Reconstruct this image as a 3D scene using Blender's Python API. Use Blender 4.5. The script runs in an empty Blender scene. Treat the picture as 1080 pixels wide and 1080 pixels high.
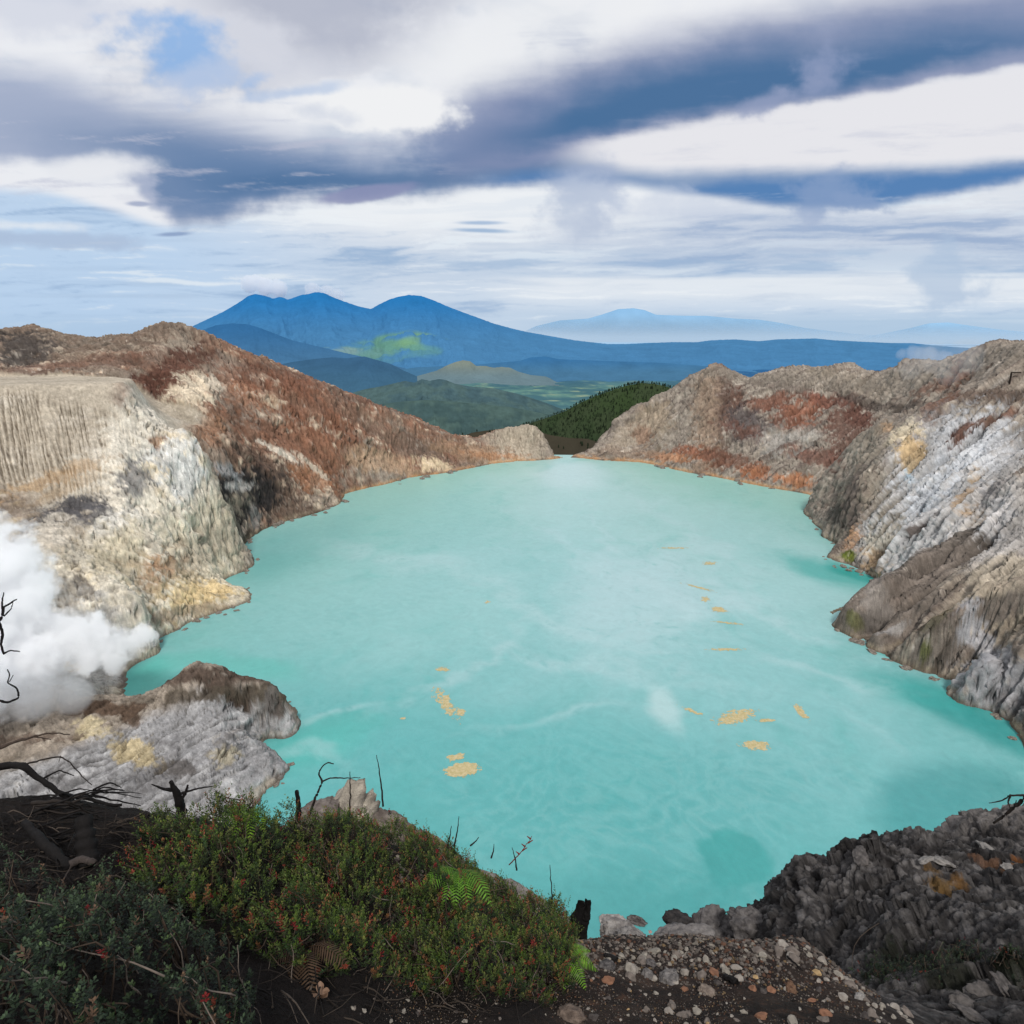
import bpy, math, random
import numpy as np
from math import radians, sin, cos, tan, atan, atan2, pi
R0 = np.random.default_rng(7); random.seed(7)
SC = bpy.context.scene
COL = SC.collection
f32 = np.float32
# ------------------------------------------------------------------ camera
F = 704.0; TH = radians(15.1); H = 150.0
CT, ST = cos(TH), sin(TH)
cam_d = bpy.data.cameras.new('camera'); cam = bpy.data.objects.new('camera', cam_d); COL.objects.link(cam)
cam.location = (0, 0, H); cam.rotation_euler = (pi/2 - TH, 0, 0)
cam_d.sensor_width = 36; cam_d.lens = 36*F/1080; cam_d.clip_start = 0.1; cam_d.clip_end = 300000
SC.camera = cam
SC.render.engine = 'CYCLES'
SC.view_settings.view_transform = 'Standard'; SC.view_settings.look = 'None'; SC.view_settings.exposure = 0
SC.cycles.use_denoising = True
SC.cycles.max_bounces = 20; SC.cycles.diffuse_bounces = 3; SC.cycles.transparent_max_bounces = 12
SC.cycles.volume_bounces = 20; SC.cycles.volume_step_rate = 1.5; SC.cycles.volume_max_steps = 256

def ray(px, py):
    xc = (px-540)/F; yc = -(py-540)/F
    return xc, CT+yc*ST, -ST+yc*CT
def P(px, py, Y):
    x, y, z = ray(px, py); t = Y/y
    return (x*t, Y, H+z*t)
def P0(px, py, z0=0.0):
    x, y, z = ray(px, py); t = (z0-H)/z
    return (x*t, y*t, z0)
def proj(x, y, z):
    z = z-H
    d = y*CT - z*ST; u = y*ST + z*CT
    return 540+F*x/d, 540-F*u/d
def lin(c):
    c = np.asarray(c, float)/255
    return np.where(c <= 0.04045, c/12.92, ((c+0.055)/1.055)**2.4)

# ------------------------------------------------------------------ noise
def _hash(ix, iy, iz, seed):
    h = (ix*np.uint32(374761393)) ^ (iy*np.uint32(668265263)) ^ (iz*np.uint32(2147483647)) ^ np.uint32((seed*2654435761+12345) & 0xffffffff)
    h = (h ^ (h >> np.uint32(13)))*np.uint32(1274126177)
    h = (h ^ (h >> np.uint32(16)))*np.uint32(2246822519)
    return h ^ (h >> np.uint32(13))
def vnoise(x, y, z=None, seed=0):
    """smooth gradient-free noise in -1..1"""
    x = np.asarray(x, f32); y = np.asarray(y, f32)
    z = np.zeros_like(x) if z is None else np.asarray(z, f32)
    fx = np.floor(x); fy = np.floor(y); fz = np.floor(z)
    ix = fx.astype(np.int32).astype(np.uint32); iy = fy.astype(np.int32).astype(np.uint32); iz = fz.astype(np.int32).astype(np.uint32)
    tx = x-fx; ty = y-fy; tz = z-fz
    sx = tx*tx*tx*(tx*(tx*6-15)+10); sy = ty*ty*ty*(ty*(ty*6-15)+10); sz = tz*tz*tz*(tz*(tz*6-15)+10)
    out = 0
    for dx in (0, 1):
        wx = sx if dx else 1-sx
        for dy in (0, 1):
            wy = sy if dy else 1-sy
            for dz in (0, 1):
                wz = sz if dz else 1-sz
                h = _hash(ix+np.uint32(dx), iy+np.uint32(dy), iz+np.uint32(dz), seed)
                gx = (h & np.uint32(1023)).astype(f32)*(1/511.5)-1
                gy = ((h >> np.uint32(10)) & np.uint32(1023)).astype(f32)*(1/511.5)-1
                gz = ((h >> np.uint32(20)) & np.uint32(1023)).astype(f32)*(1/511.5)-1
                out = out + wx*wy*wz*(gx*(tx-dx)+gy*(ty-dy)+gz*(tz-dz))
    return out*1.5
def fbm(x, y, z=None, oct=5, seed=0, gain=0.5, ridged=False):
    a = 1.0; s = 0; tot = 0
    x = np.asarray(x, f32); y = np.asarray(y, f32); z = None if z is None else np.asarray(z, f32)
    for o in range(oct):
        n = vnoise(x, y, z, seed+o*17)
        if ridged: n = 1-2*np.abs(n)
        s = s + a*n; tot += a; a *= gain
        x = x*f32(2.03)+f32(13.7); y = y*f32(2.03)-f32(7.3)
        if z is not None: z = z*f32(2.03)+f32(5.1)
    return s/tot
def cells(x, y, z, seed=0):
    """angular blocks: every cell is its own tilted facet. returns (facet height -1..1, crack 0..1 (0 in the crack), cell random)"""
    x = np.asarray(x, f32); y = np.asarray(y, f32); z = np.asarray(z, f32)
    bx = np.floor(x-.5); by = np.floor(y-.5); bz = np.floor(z-.5)
    f1 = np.full(x.shape, 9, f32); f2 = np.full(x.shape, 9, f32); hgt = np.zeros(x.shape, f32); rid = np.zeros(x.shape, f32)
    for dx in (0, 1):
        for dy in (0, 1):
            for dz in (0, 1):
                cx = bx+dx; cy = by+dy; cz = bz+dz
                h = _hash(cx.astype(np.int32).astype(np.uint32), cy.astype(np.int32).astype(np.uint32), cz.astype(np.int32).astype(np.uint32), seed)
                h2 = (h*np.uint32(2654435761)) ^ (h >> np.uint32(15))
                ox = x-cx-.5-((h & np.uint32(1023)).astype(f32)/1023-.5)*f32(.85); oy = y-cy-.5-(((h >> np.uint32(10)) & np.uint32(1023)).astype(f32)/1023-.5)*f32(.85); oz = z-cz-.5-(((h >> np.uint32(20)) & np.uint32(1023)).astype(f32)/1023-.5)*f32(.85)
                d = ox*ox+oy*oy+oz*oz
                r0 = (h2 & np.uint32(1023)).astype(f32)/511.5-1; r1 = ((h2 >> np.uint32(10)) & np.uint32(1023)).astype(f32)/511.5-1; r2 = ((h2 >> np.uint32(20)) & np.uint32(1023)).astype(f32)/511.5-1
                hh = r0*.5+(r1*ox+r2*oy+(r0-r1)*oz)*1.1
                cl = d < f1
                f2 = np.where(cl, f1, np.minimum(f2, d)); hgt = np.where(cl, hh, hgt); rid = np.where(cl, r2, rid); f1 = np.where(cl, d, f1)
    return hgt, np.clip((np.sqrt(f2)-np.sqrt(f1))*5, 0, 1), rid
def grid_normals(x, y, z):
    P_ = np.stack([x, y, z], -1); a = np.gradient(P_, axis=0); b = np.gradient(P_, axis=1)
    n = np.cross(b, a); n /= np.linalg.norm(n, axis=-1, keepdims=True)+1e-9
    return n*np.sign(n[..., 2:3]+1e-9)
def sstep(a, b, x):
    t = np.clip((x-a)/(b-a), 0, 1); return t*t*(3-2*t)
def mixc(a, b, m):
    return a*(1-m[..., None]) + np.asarray(b)*m[..., None]
def rbf(pts, vals, qx, qy, smooth=0.0):
    pts = np.asarray(pts, float); n = len(pts)
    c = pts.mean(0); s = pts.std()
    p = (pts-c)/s
    def k(r2): return 0.5*r2*np.log(r2+1e-12)
    d2 = ((p[:, None]-p[None])**2).sum(-1)
    A = np.zeros((n+3, n+3)); A[:n, :n] = k(d2)+smooth*np.eye(n); A[:n, n] = 1; A[:n, n+1:] = p; A[n, :n] = 1; A[n+1:, :n] = p.T
    b = np.zeros(n+3); b[:n] = vals
    w = np.linalg.solve(A, b)
    X = ((qx-c[0])/s).astype(f32); Y = ((qy-c[1])/s).astype(f32)
    out = np.full(X.shape, w[n], float)+w[n+1]*X+w[n+2]*Y
    for i in range(n):
        r2 = (X-f32(p[i, 0]))**2+(Y-f32(p[i, 1]))**2
        out += w[i]*0.5*r2*np.log(r2+f32(1e-12))
    return out
def bilerp(G, fi, fj):
    i = np.clip(np.floor(fi).astype(int), 0, G.shape[0]-2); j = np.clip(np.floor(fj).astype(int), 0, G.shape[1]-2)
    a = np.clip(fi-i, 0, 1); b = np.clip(fj-j, 0, 1)
    a = a*a*(3-2*a)*.5+a*.5; b = b*b*(3-2*b)*.5+b*.5
    return G[i, j]*(1-a)*(1-b)+G[i+1, j]*a*(1-b)+G[i, j+1]*(1-a)*b+G[i+1, j+1]*a*b

# ------------------------------------------------------------------ mesh / object helpers
def mesh_np(name, V, Q, cols=None, smooth=True, attrs=None):
    """V (n,3); Q (m,3 or 4)"""
    me = bpy.data.meshes.new(name)
    V = np.ascontiguousarray(V, f32); Q = np.ascontiguousarray(Q, np.int32)
    k = Q.shape[1]; m = len(Q)
    me.vertices.add(len(V)); me.vertices.foreach_set('co', V.ravel())
    me.loops.add(m*k); me.loops.foreach_set('vertex_index', Q.ravel())
    me.polygons.add(m); me.polygons.foreach_set('loop_start', np.arange(0, m*k, k, dtype=np.int32))
    me.polygons.foreach_set('loop_total', np.full(m, k, np.int32))
    me.polygons.foreach_set('use_smooth', np.full(m, smooth, bool))
    if cols is not None:
        a = me.color_attributes.new('Col', 'FLOAT_COLOR', 'POINT')
        c = np.ones((len(V), 4), f32); c[:, :3] = np.clip(cols, 0, 1); a.data.foreach_set('color', c.ravel())
    for nm, vals in (attrs or {}).items():
        a = me.attributes.new(nm, 'FLOAT', 'POINT'); a.data.foreach_set('value', np.ascontiguousarray(vals, f32))
    me.update(calc_edges=True); me.validate()
    return me
def link(name, me, mat=None, parent=None):
    o = bpy.data.objects.new(name, me); COL.objects.link(o)
    if mat is not None and me is not None and not me.materials: me.materials.append(mat)
    if parent is not None: o.parent = parent
    return o
def tag(o, label=None, cat=None, group=None, kind=None):
    if label: o['label'] = label
    if cat: o['category'] = cat
    if group: o['group'] = group
    if kind: o['kind'] = kind
    return o
def empty(name, loc, label, cat, group=None):
    o = bpy.data.objects.new(name, None); COL.objects.link(o); o.location = loc; o.empty_display_size = .1
    return tag(o, label, cat, group)
def gridquads(nr, na, keep=None):
    i = np.arange(nr-1)[:, None]*na + np.arange(na-1)[None]
    Q = np.stack([i, i+1, i+na+1, i+na], -1)
    if keep is not None: Q = Q[keep]
    return Q.reshape(-1, 4)
def compact(V, Q, *arrs):
    used = np.zeros(len(V), bool); used[Q.ravel()] = True
    idx = np.cumsum(used)-1
    return (V[used], idx[Q])+tuple(a[used] for a in arrs)

# ------------------------------------------------------------------ node expression helper
class NT:
    def __init__(s, tree): s.t = tree; s.n = tree.nodes; s.l = tree.links
    def node(s, typ, **kw):
        n = s.n.new(typ)
        for k, v in kw.items(): setattr(n, k, v)
        return n
    def put(s, sock, v):
        if isinstance(v, X): v = v.s
        if isinstance(v, bpy.types.NodeSocket): s.l.new(v, sock)
        elif v is not None: sock.default_value = v
    def m(s, op, a, b=None, c=None, clamp=False):
        n = s.node('ShaderNodeMath', operation=op, use_clamp=clamp)
        for i, v in enumerate((a, b, c)):
            if v is not None: s.put(n.inputs[i], v)
        return X(s, n.outputs[0])
    def mix(s, fac, a, b, blend='MIX'):
        n = s.node('ShaderNodeMix', data_type='RGBA', blend_type=blend)
        s.put(n.inputs[0], fac); s.put(n.inputs[6], _c4(a)); s.put(n.inputs[7], _c4(b))
        return n.outputs[2]
    def sm(s, v, a, b):
        n = s.node('ShaderNodeMapRange', interpolation_type='SMOOTHSTEP')
        s.put(n.inputs[0], v); n.inputs[1].default_value = a; n.inputs[2].default_value = b
        return X(s, n.outputs[0])
    def vec(s, x, y, z=0.0):
        n = s.node('ShaderNodeCombineXYZ')
        for i, v in enumerate((x, y, z)): s.put(n.inputs[i], v)
        return n.outputs[0]
    def noise(s, vec, scale=1, detail=5, rough=0.5, dist=0.0, typ=None):
        n = s.node('ShaderNodeTexNoise')
        if typ: n.noise_type = typ
        s.put(n.inputs['Vector'], vec); s.put(n.inputs['Scale'], scale); n.inputs['Detail'].default_value = detail
        n.inputs['Roughness'].default_value = rough; n.inputs['Distortion'].default_value = dist
        return X(s, n.outputs[0])
    def curve(s, x, pts, lo, hi, vlo, vhi):
        n = s.node('ShaderNodeFloatCurve')
        s.put(n.inputs['Value'], s.m('DIVIDE', s.m('SUBTRACT', x, lo), hi-lo, clamp=True))
        c = n.mapping.curves[0]
        p = [((a-lo)/(hi-lo), (b-vlo)/(vhi-vlo)) for a, b in pts]
        c.points[0].location = p[0]; c.points[1].location = p[-1]
        for q in p[1:-1]: c.points.new(*q)
        n.mapping.update()
        return X(s, n.outputs[0])*(vhi-vlo)+vlo
def _c4(c):
    if isinstance(c, (X, bpy.types.NodeSocket)): return c
    return tuple(float(v) for v in c[:3])+(1.0,)
class X:
    def __init__(s, nt, sock): s.nt = nt; s.s = sock
    def __add__(s, o): return s.nt.m('ADD', s, o)
    __radd__ = __add__
    def __sub__(s, o): return s.nt.m('SUBTRACT', s, o)
    def __rsub__(s, o): return s.nt.m('SUBTRACT', o, s)
    def __mul__(s, o): return s.nt.m('MULTIPLY', s, o)
    __rmul__ = __mul__
    def __truediv__(s, o): return s.nt.m('DIVIDE', s, o)
    def abs(s): return s.nt.m('ABSOLUTE', s)
    def max(s, o): return s.nt.m('MAXIMUM', s, o)
    def min(s, o): return s.nt.m('MINIMUM', s, o)
def new_mat(name):
    m = bpy.data.materials.new(name); m.use_nodes = True; m.node_tree.nodes.clear()
    nt = NT(m.node_tree); out = nt.node('ShaderNodeOutputMaterial')
    return m, nt, out
def principled(nt, out, col, rough=0.9, spec=0.2, normal=None, **kw):
    b = nt.node('ShaderNodeBsdfPrincipled')
    nt.put(b.inputs['Base Color'], _c4(col)); nt.put(b.inputs['Roughness'], rough); b.inputs['Specular IOR Level'].default_value = spec
    if normal is not None: nt.put(b.inputs['Normal'], normal)
    for k, v in kw.items(): nt.put(b.inputs[k], v)
    nt.l.new(b.outputs[0], out.inputs[0]); return b
def mat_attr(name, scales=(0.5, 3.0), bump=(0.5, .1), bstr=0.7, mott=0.35, rough=0.92, spec=0.15, stretch=None):
    """vertex colour x world-space mottling, with two scales of bump"""
    m, nt, out = new_mat(name)
    at = nt.node('ShaderNodeAttribute', attribute_name='Col').outputs['Color']
    pos = nt.node('ShaderNodeNewGeometry').outputs['Position']
    n1 = nt.noise(pos, scales[0], 8, 0.65); n2 = nt.noise(pos, scales[1], 6, 0.7)
    k = (n1-0.5)*mott*2.2+(n2-0.5)*mott*2.2+1.0
    c = nt.mix(1.0, at, nt.vec(k, k, k), 'MULTIPLY')
    b1 = nt.node('ShaderNodeBump'); b1.inputs['Strength'].default_value = bstr; b1.inputs['Distance'].default_value = bump[0]; nt.put(b1.inputs['Height'], n1)
    b2 = nt.node('ShaderNodeBump'); b2.inputs['Strength'].default_value = bstr; b2.inputs['Distance'].default_value = bump[1]; nt.put(b2.inputs['Height'], n2)
    nt.l.new(b1.outputs[0], b2.inputs['Normal'])
    principled(nt, out, c, rough, spec, b2.outputs[0])
    return m

# ------------------------------------------------------------------ sky and sun
SUN_EL, SUN_AZ = radians(50), radians(176)   # azimuth from +Y towards +X
sd = bpy.data.lights.new('sun', 'SUN'); sd.energy = 2.6; sd.angle = radians(9); sd.color = (1.0, 0.972, 0.93)
sun = bpy.data.objects.new('sun', sd); COL.objects.link(sun)
from mathutils import Vector
sdir = Vector((sin(SUN_AZ)*cos(SUN_EL), cos(SUN_AZ)*cos(SUN_EL), sin(SUN_EL)))
sun.rotation_euler = (-sdir).to_track_quat('-Z', 'Y').to_euler()
def build_world():
    w = bpy.data.worlds.new('World'); SC.world = w; w.use_nodes = True
    w.node_tree.nodes.clear(); nt = NT(w.node_tree)
    out = nt.node('ShaderNodeOutputWorld'); bg = nt.node('ShaderNodeBackground'); nt.l.new(bg.outputs[0], out.inputs[0])
    nis = nt.node('ShaderNodeTexSky', sky_type='NISHITA'); nis.sun_disc = False; nis.sun_elevation = SUN_EL; nis.sun_rotation = SUN_AZ
    nis.altitude = 2300
    sky = nt.mix(1.0, nis.outputs[0], (0.8, 0.8, 0.8), 'MULTIPLY')
    # thin high cloud whitens the blue (radiance before the 0.1 strength)
    n = nt.noise(nt.node('ShaderNodeTexCoord').outputs['Generated'], 2.2, 3, 0.55)
    c = nt.mix(nt.sm(n, 0.3, 0.6)*0.5+0.45, sky, (6.3, 6.5, 7.0))
    nt.put(bg.inputs[0], c); bg.inputs[1].default_value = 0.1
    w.cycles.sampling_method = 'MANUAL'; w.cycles.sample_map_resolution = 512
build_world()

def lut(pts, x, sm=14):
    xs = np.arange(-700, 1800, 2.0); p = np.array(pts, float)
    ys = np.interp(xs, p[:, 0], p[:, 1])
    k = np.exp(-0.5*(np.arange(-40, 41)*2/sm)**2); k /= k.sum()
    ys = np.convolve(np.pad(ys, 40, 'edge'), k, 'valid')
    return np.interp(x, xs, ys)
def build_sky():
    az = np.concatenate([np.arange(-86, -47, 0.5), np.arange(-47, 47.01, 0.078), np.arange(47.5, 86.1, .5)])
    el = np.concatenate([np.arange(-3.5, 24.5, 0.075), np.arange(24.6, 84, .6)])
    A, E = np.meshgrid(np.radians(az), np.radians(el))
    x = (np.sin(A)*np.cos(E)).astype(f32); y = (np.cos(A)*np.cos(E)).astype(f32); z = np.sin(E).astype(f32)
    Rs = 160000.0
    V = np.stack([x*Rs, y*Rs, z*Rs+H], -1).reshape(-1, 3)
    d = np.maximum(y*CT-z*ST, 0.10); u = y*ST+z*CT
    px = 540+F*x/d; py = 540-F*u/d
    px = np.clip(px, -900, 1980); py = np.clip(py, -1500, 500)
    nA = fbm(px/240, py/80, oct=4, seed=1)*0.6
    nB = fbm(px/210+nA*.8, py/17+px/700+nA*1.6, oct=7, seed=2, gain=.62)
    nC = fbm(px/60, py/45, oct=6, seed=3, gain=.58)
    nW = fbm(px/120, py/70, oct=3, seed=8)
    nD = fbm(px/150+nW*.5, py/80+nW*.5, oct=6, seed=4)
    nE = fbm(px/420, py/7, oct=5, seed=5)
    nF = fbm(px/110, py/12+px/400, oct=6, seed=6, gain=.6)
    wpy = py+nA*30+nC*12+nF*9
    def mx(c, col, m): return c*(1-m[..., None])+lin(col)*m[..., None]
    sm = lambda v, a, b: sstep(a, b, v)
    c = np.ones(px.shape+(3,))*lin((222, 227, 235))
    c = mx(c, (198, 214, 232), sm(py, 200, 345))
    c = mx(c, (182, 208, 236), sm(-(px+nA*160), -440, -120)*sm(py, 150, 215)*0.85)
    zone = sm(py, 185, 212)*sm(-py, -362, -325)
    c = mx(c, (150, 178, 211), sm(nB, 0.02, 0.38)*zone*0.85)
    c = mx(c, (164, 187, 214), sm(nE, 0.0, 0.4)*zone*0.35*sm(nA, -.15, .15))
    c = mx(c, (238, 242, 246), sm(-nB, 0.04, 0.30)*zone*0.85*sm(px, 0, 360))
    c = mx(c, (220, 231, 241), sm(-nB, 0.1, 0.30)*zone*0.7)
    c = mx(c, (240, 243, 246), sm(px+nA*90, 170, 420)*sm(-px, -900, -700)*sm(py, 190, 205)*sm(-(py+nC*10), -258, -225)*0.8)
    rb = sm(px, 560, 760)*sm(py+nA*20, 212, 232)*sm(-(py+nA*10), -296, -262)
    c = mx(c, (158, 178, 208), rb*(0.4+sm(nB, -.15, .3)*0.5))
    wl = sm(px, 200, 420)*sm(py+nA*14, 255, 275)*sm(-(py+nA*10), -308, -285)
    c = mx(c, (158, 184, 214), wl*(0.25+sm(nF, -.1, .3)*0.5))
    c = mx(c, (236, 240, 244), sm(py+nA*6+nE*10, 286, 296)*sm(-py+nE*9, -334, -300)*sm(px, 480, 600)*.7)
    def band(c, top, bot, col, st, sb, amt=1.0, wob=1.0, xl=None, xr=None):
        yy = py+(wpy-py)*wob; pw = px+(nA*60+nC*26)*wob*1.6; t = lut(top, pw); b = lut(bot, pw, 8)
        m = sm(yy-t, -st, st)*sm(b-yy, -sb, sb)*amt
        if xl: m = m*sm(px+nA*60, *xl)
        if xr: m = m*sm(-(px+nA*60), -xr[0], -xr[1])
        return mx(c, col, m)
    def blob(c, bx, by, rx, ry, ang, col, soft=0.5, amt=1.0, nz=0.8, n=None):
        a = radians(ang); dx = px-bx; dy = py-by
        e1 = (dx*cos(a)+dy*sin(a))/rx; e2 = (dy*cos(a)-dx*sin(a))/ry
        dd = np.sqrt(e1*e1+e2*e2)+(nC if n is None else n)*nz*1.3+nA*nz*0.6
        return mx(c, col, (1-sm(dd, 1-soft, 1+soft))*amt)
    deck_bot = [(-700, 190), (0, 200), (60, 205), (120, 222), (172, 239), (230, 236), (330, 213), (500, 194), (640, 186), (800, 214), (900, 214), (1080, 190), (1800, 160)]
    c = band(c, [(-700, -2000), (1800, -2000)], deck_bot, (234, 236, 241), 50, 7, 1, 0.35)
    c = mx(c, (182, 195, 214), sm(nD+nA*.6, 0.0, 0.45)*sm(-py, -210, -160)*0.6)
    c = mx(c, (240, 241, 243), sm(-nD, 0.0, 0.4)*sm(-py, -180, -130)*0.5)
    c = mx(c, (205, 216, 232), sm(nF, 0.0, 0.4)*sm(-py, -215, -190)*sm(py, 10, 60)*sm(-px, -480, -300)*0.35)
    c = blob(c, 320, 16, 170, 66, -16, (168, 174, 193), 0.6, 0.8, .5)
    c = blob(c, 30, 6, 130, 26, 4, (206, 211, 225), 0.6, 0.7)
    c = blob(c, 560, 40, 120, 50, -20, (236, 238, 241), 0.6, 0.7)
    c = blob(c, 250, 45, 90, 30, 20, (226, 228, 236), 0.6, 0.6)
    LB = [(-700, 165), (0, 172), (50, 168), (110, 168), (130, 178), (146, 196), (160, 214), (176, 232), (192, 238), (230, 236), (330, 212), (420, 202), (500, 192), (620, 180), (1800, 170)]
    c = band(c, [(-700, 70), (0, 70), (60, 76), (130, 108), (250, 128), (340, 156), (430, 152), (480, 110), (560, 100), (1800, 150)], LB,
             (150, 164, 194), 30, 12, 0.85, .9, xr=(720, 560))
    c = band(c, [(-700, 110), (0, 104), (90, 124), (180, 134), (300, 158), (400, 170), (480, 140), (620, 130), (1800, 150)],
             [(-700, 150), (0, 158), (90, 160), (160, 168), (190, 236), (240, 232), (330, 208), (420, 196), (500, 188), (620, 180), (1800, 170)],
             (98, 128, 168), 26, 20, 0.9, 1.0, xl=(-60, 230), xr=(700, 540))
    c = band(c, [(-700, 130), (300, 182), (400, 182), (500, 170), (1800, 150)], [(-700, 150), (150, 170), (240, 212), (330, 203), (420, 193), (500, 184), (620, 176), (1800, 170)],
             (64, 106, 150), 16, 14, 0.7, .6, xl=(140, 330), xr=(700, 540))
    c = mx(c, (196, 198, 214), sm(nF+nA*.4, 0.05, 0.42)*sm(py, 100, 130)*sm(-py, -225, -190)*sm(-px, -520, -420)*0.55)
    c = band(c, [(-700, 130), (300, 130), (430, 128), (490, 96), (560, 84), (660, 50), (800, 14), (940, -6), (1080, -24), (1800, -60)],
             [(-700, 160), (300, 170), (430, 190), (500, 182), (600, 168), (700, 142), (800, 124), (900, 106), (1000, 86), (1080, 70), (1800, 20)],
             (132, 144, 178), 30, 8, 0.92, .45, xl=(400, 540))
    c = band(c, [(-700, 140), (430, 150), (520, 128), (640, 88), (760, 52), (900, 34), (1000, 22), (1080, 20), (1800, 0)],
             [(-700, 160), (430, 176), (520, 168), (640, 142), (760, 118), (860, 100), (960, 76), (1080, 50), (1800, 10)],
             (64, 108, 152), 30, 14, 0.9, .7, xl=(450, 620), xr=(1500, 920))
    c = mx(c, (150, 162, 194), sm(nD+nF*.5, 0.1, 0.6)*sm(px, 450, 560)*sm(-py, -170, -120)*sm(py, 0, 50)*0.35)
    c = band(c, [(-700, 160), (560, 166), (640, 148), (740, 128), (860, 108), (960, 92), (1080, 72), (1800, 30)],
             [(-700, 170), (560, 170), (640, 174), (760, 182), (900, 178), (1080, 166), (1800, 150)],
             (230, 230, 235), 8, 9, 1.0, .4, xl=(560, 660))
    c = mx(c, (194, 199, 216), sm(nB*.6+nF*.6, 0.0, .4)*sm(px, 600, 700)*sm(py, 110, 150)*sm(-py, -185, -165)*0.5)
    c = band(c, [(-700, 176), (470, 190), (560, 178), (700, 180), (820, 178), (960, 176), (1080, 168), (1800, 160)],
             [(-700, 180), (470, 194), (560, 190), (640, 188), (740, 204), (820, 218), (940, 214), (1080, 186), (1800, 176)],
             (120, 148, 186), 9, 6, 0.85, .3, xl=(560, 640))
    c = band(c, [(-700, 176), (470, 192), (560, 178), (700, 194), (820, 188), (960, 182), (1080, 174), (1800, 160)],
             [(-700, 180), (470, 195), (560, 190), (640, 190), (740, 204), (820, 218), (940, 214), (1080, 186), (1800, 176)],
             (64, 120, 178), 8, 9, 0.8, .5, xl=(460, 540))
    c = mx(c, (214, 224, 236), sm(nB+nF*.4, .05, .4)*sm(px, 700, 900)*sm(py, 188, 200)*sm(-py, -240, -215)*0.8)
    c = blob(c, 396, 113, 98, 25, 3, (240, 241, 243), 0.22, 1.0, 0.55)
    c = blob(c, 335, 117, 34, 10, 10, (205, 212, 226), 0.7, .7, 1.6)
    c = blob(c, 192, 60, 48, 24, 24, (140, 180, 228), 0.9, 0.9, 1.9)
    c = blob(c, 205, 88, 44, 14, -20, (196, 206, 226), 0.8, 0.6, 1.8)
    c = blob(c, 310, 98, 60, 6, -8, (178, 197, 226), 0.6, 0.7, 1.2)
    c = blob(c, 104, 178, 50, 12, -4, (232, 234, 239), 0.6, .95, .8)
    c = blob(c, 388, 204, 50, 8, -8, (140, 146, 182), 0.3, .85, .4)
    c = blob(c, 146, 215, 12, 2.5, 2, (130, 146, 184), 0.5, .7, .4)
    c = blob(c, 183, 247, 17, 2.2, -3, (130, 152, 190), 0.5, .8, .4)
    c = blob(c, 50, 252, 95, 10, 3, (172, 190, 216), 0.4, .8, .8)
    c = blob(c, 30, 238, 60, 6, 2, (228, 234, 241), 0.5, .8, .8)
    c = blob(c, 505, 235, 24, 2.2, 0, (150, 178, 212), 0.5, .8, .4)
    c = blob(c, 505, 243, 30, 2.4, 2, (140, 172, 208), 0.5, .8, .4)
    pc = (158, 174, 204)
    c = blob(c, 612, 196, 28, 26, 0, pc, 0.9, .7, 2.0)
    c = blob(c, 606, 222, 26, 26, 20, (186, 198, 218), 0.7, .7, 1.6)
    c = blob(c, 858, 93, 22, 12, -35, (140, 154, 188), 1.0, .8, 2.4)
    c = blob(c, 810, 108, 36, 8, -22, (146, 158, 190), 0.8, .8, 1.9)
    c = blob(c, 872, 206, 40, 15, -14, (134, 158, 196), 0.9, .8, 2.4)
    c = blob(c, 908, 213, 26, 6, 14, (134, 158, 196), 0.6, .8, 2.0)
    c = blob(c, 730, 222, 80, 12, 4, (196, 206, 224), 0.8, .6, 1.6)
    c = blob(c, 1000, 300, 28, 26, 40, (176, 196, 220), 0.7, .7, 2.4)
    c = mx(c, (174, 199, 223), sm(py+nE*6, 320, 346)*sm(px+nA*80, 470, 640)*0.85)
    c = mx(c, (170, 196, 222), sm(py, 318, 352)*sm(-px, -560, -420)*0.6)
    c = mx(c, (158, 188, 216), sm(py, 352, 385))
    # towards the overhead and the sides the deck goes an even grey white
    edge = np.maximum(sm(np.abs(A), radians(55), radians(80)), sm(E, radians(38), radians(60)))
    c = mx(c, (205, 210, 222), edge*.7)
    me = mesh_np('sky', V, gridquads(*px.shape)[:, ::-1], c.reshape(-1, 3))
    m, nt, out = new_mat('sky_clouds')
    e = nt.node('ShaderNodeEmission'); at = nt.node('ShaderNodeAttribute', attribute_name='Col')
    nt.l.new(at.outputs['Color'], e.inputs[0]); nt.l.new(e.outputs[0], out.inputs[0])
    m.cycles.emission_sampling = 'NONE'
    tag(link('sky', me, m), kind='structure')
build_sky()

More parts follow.
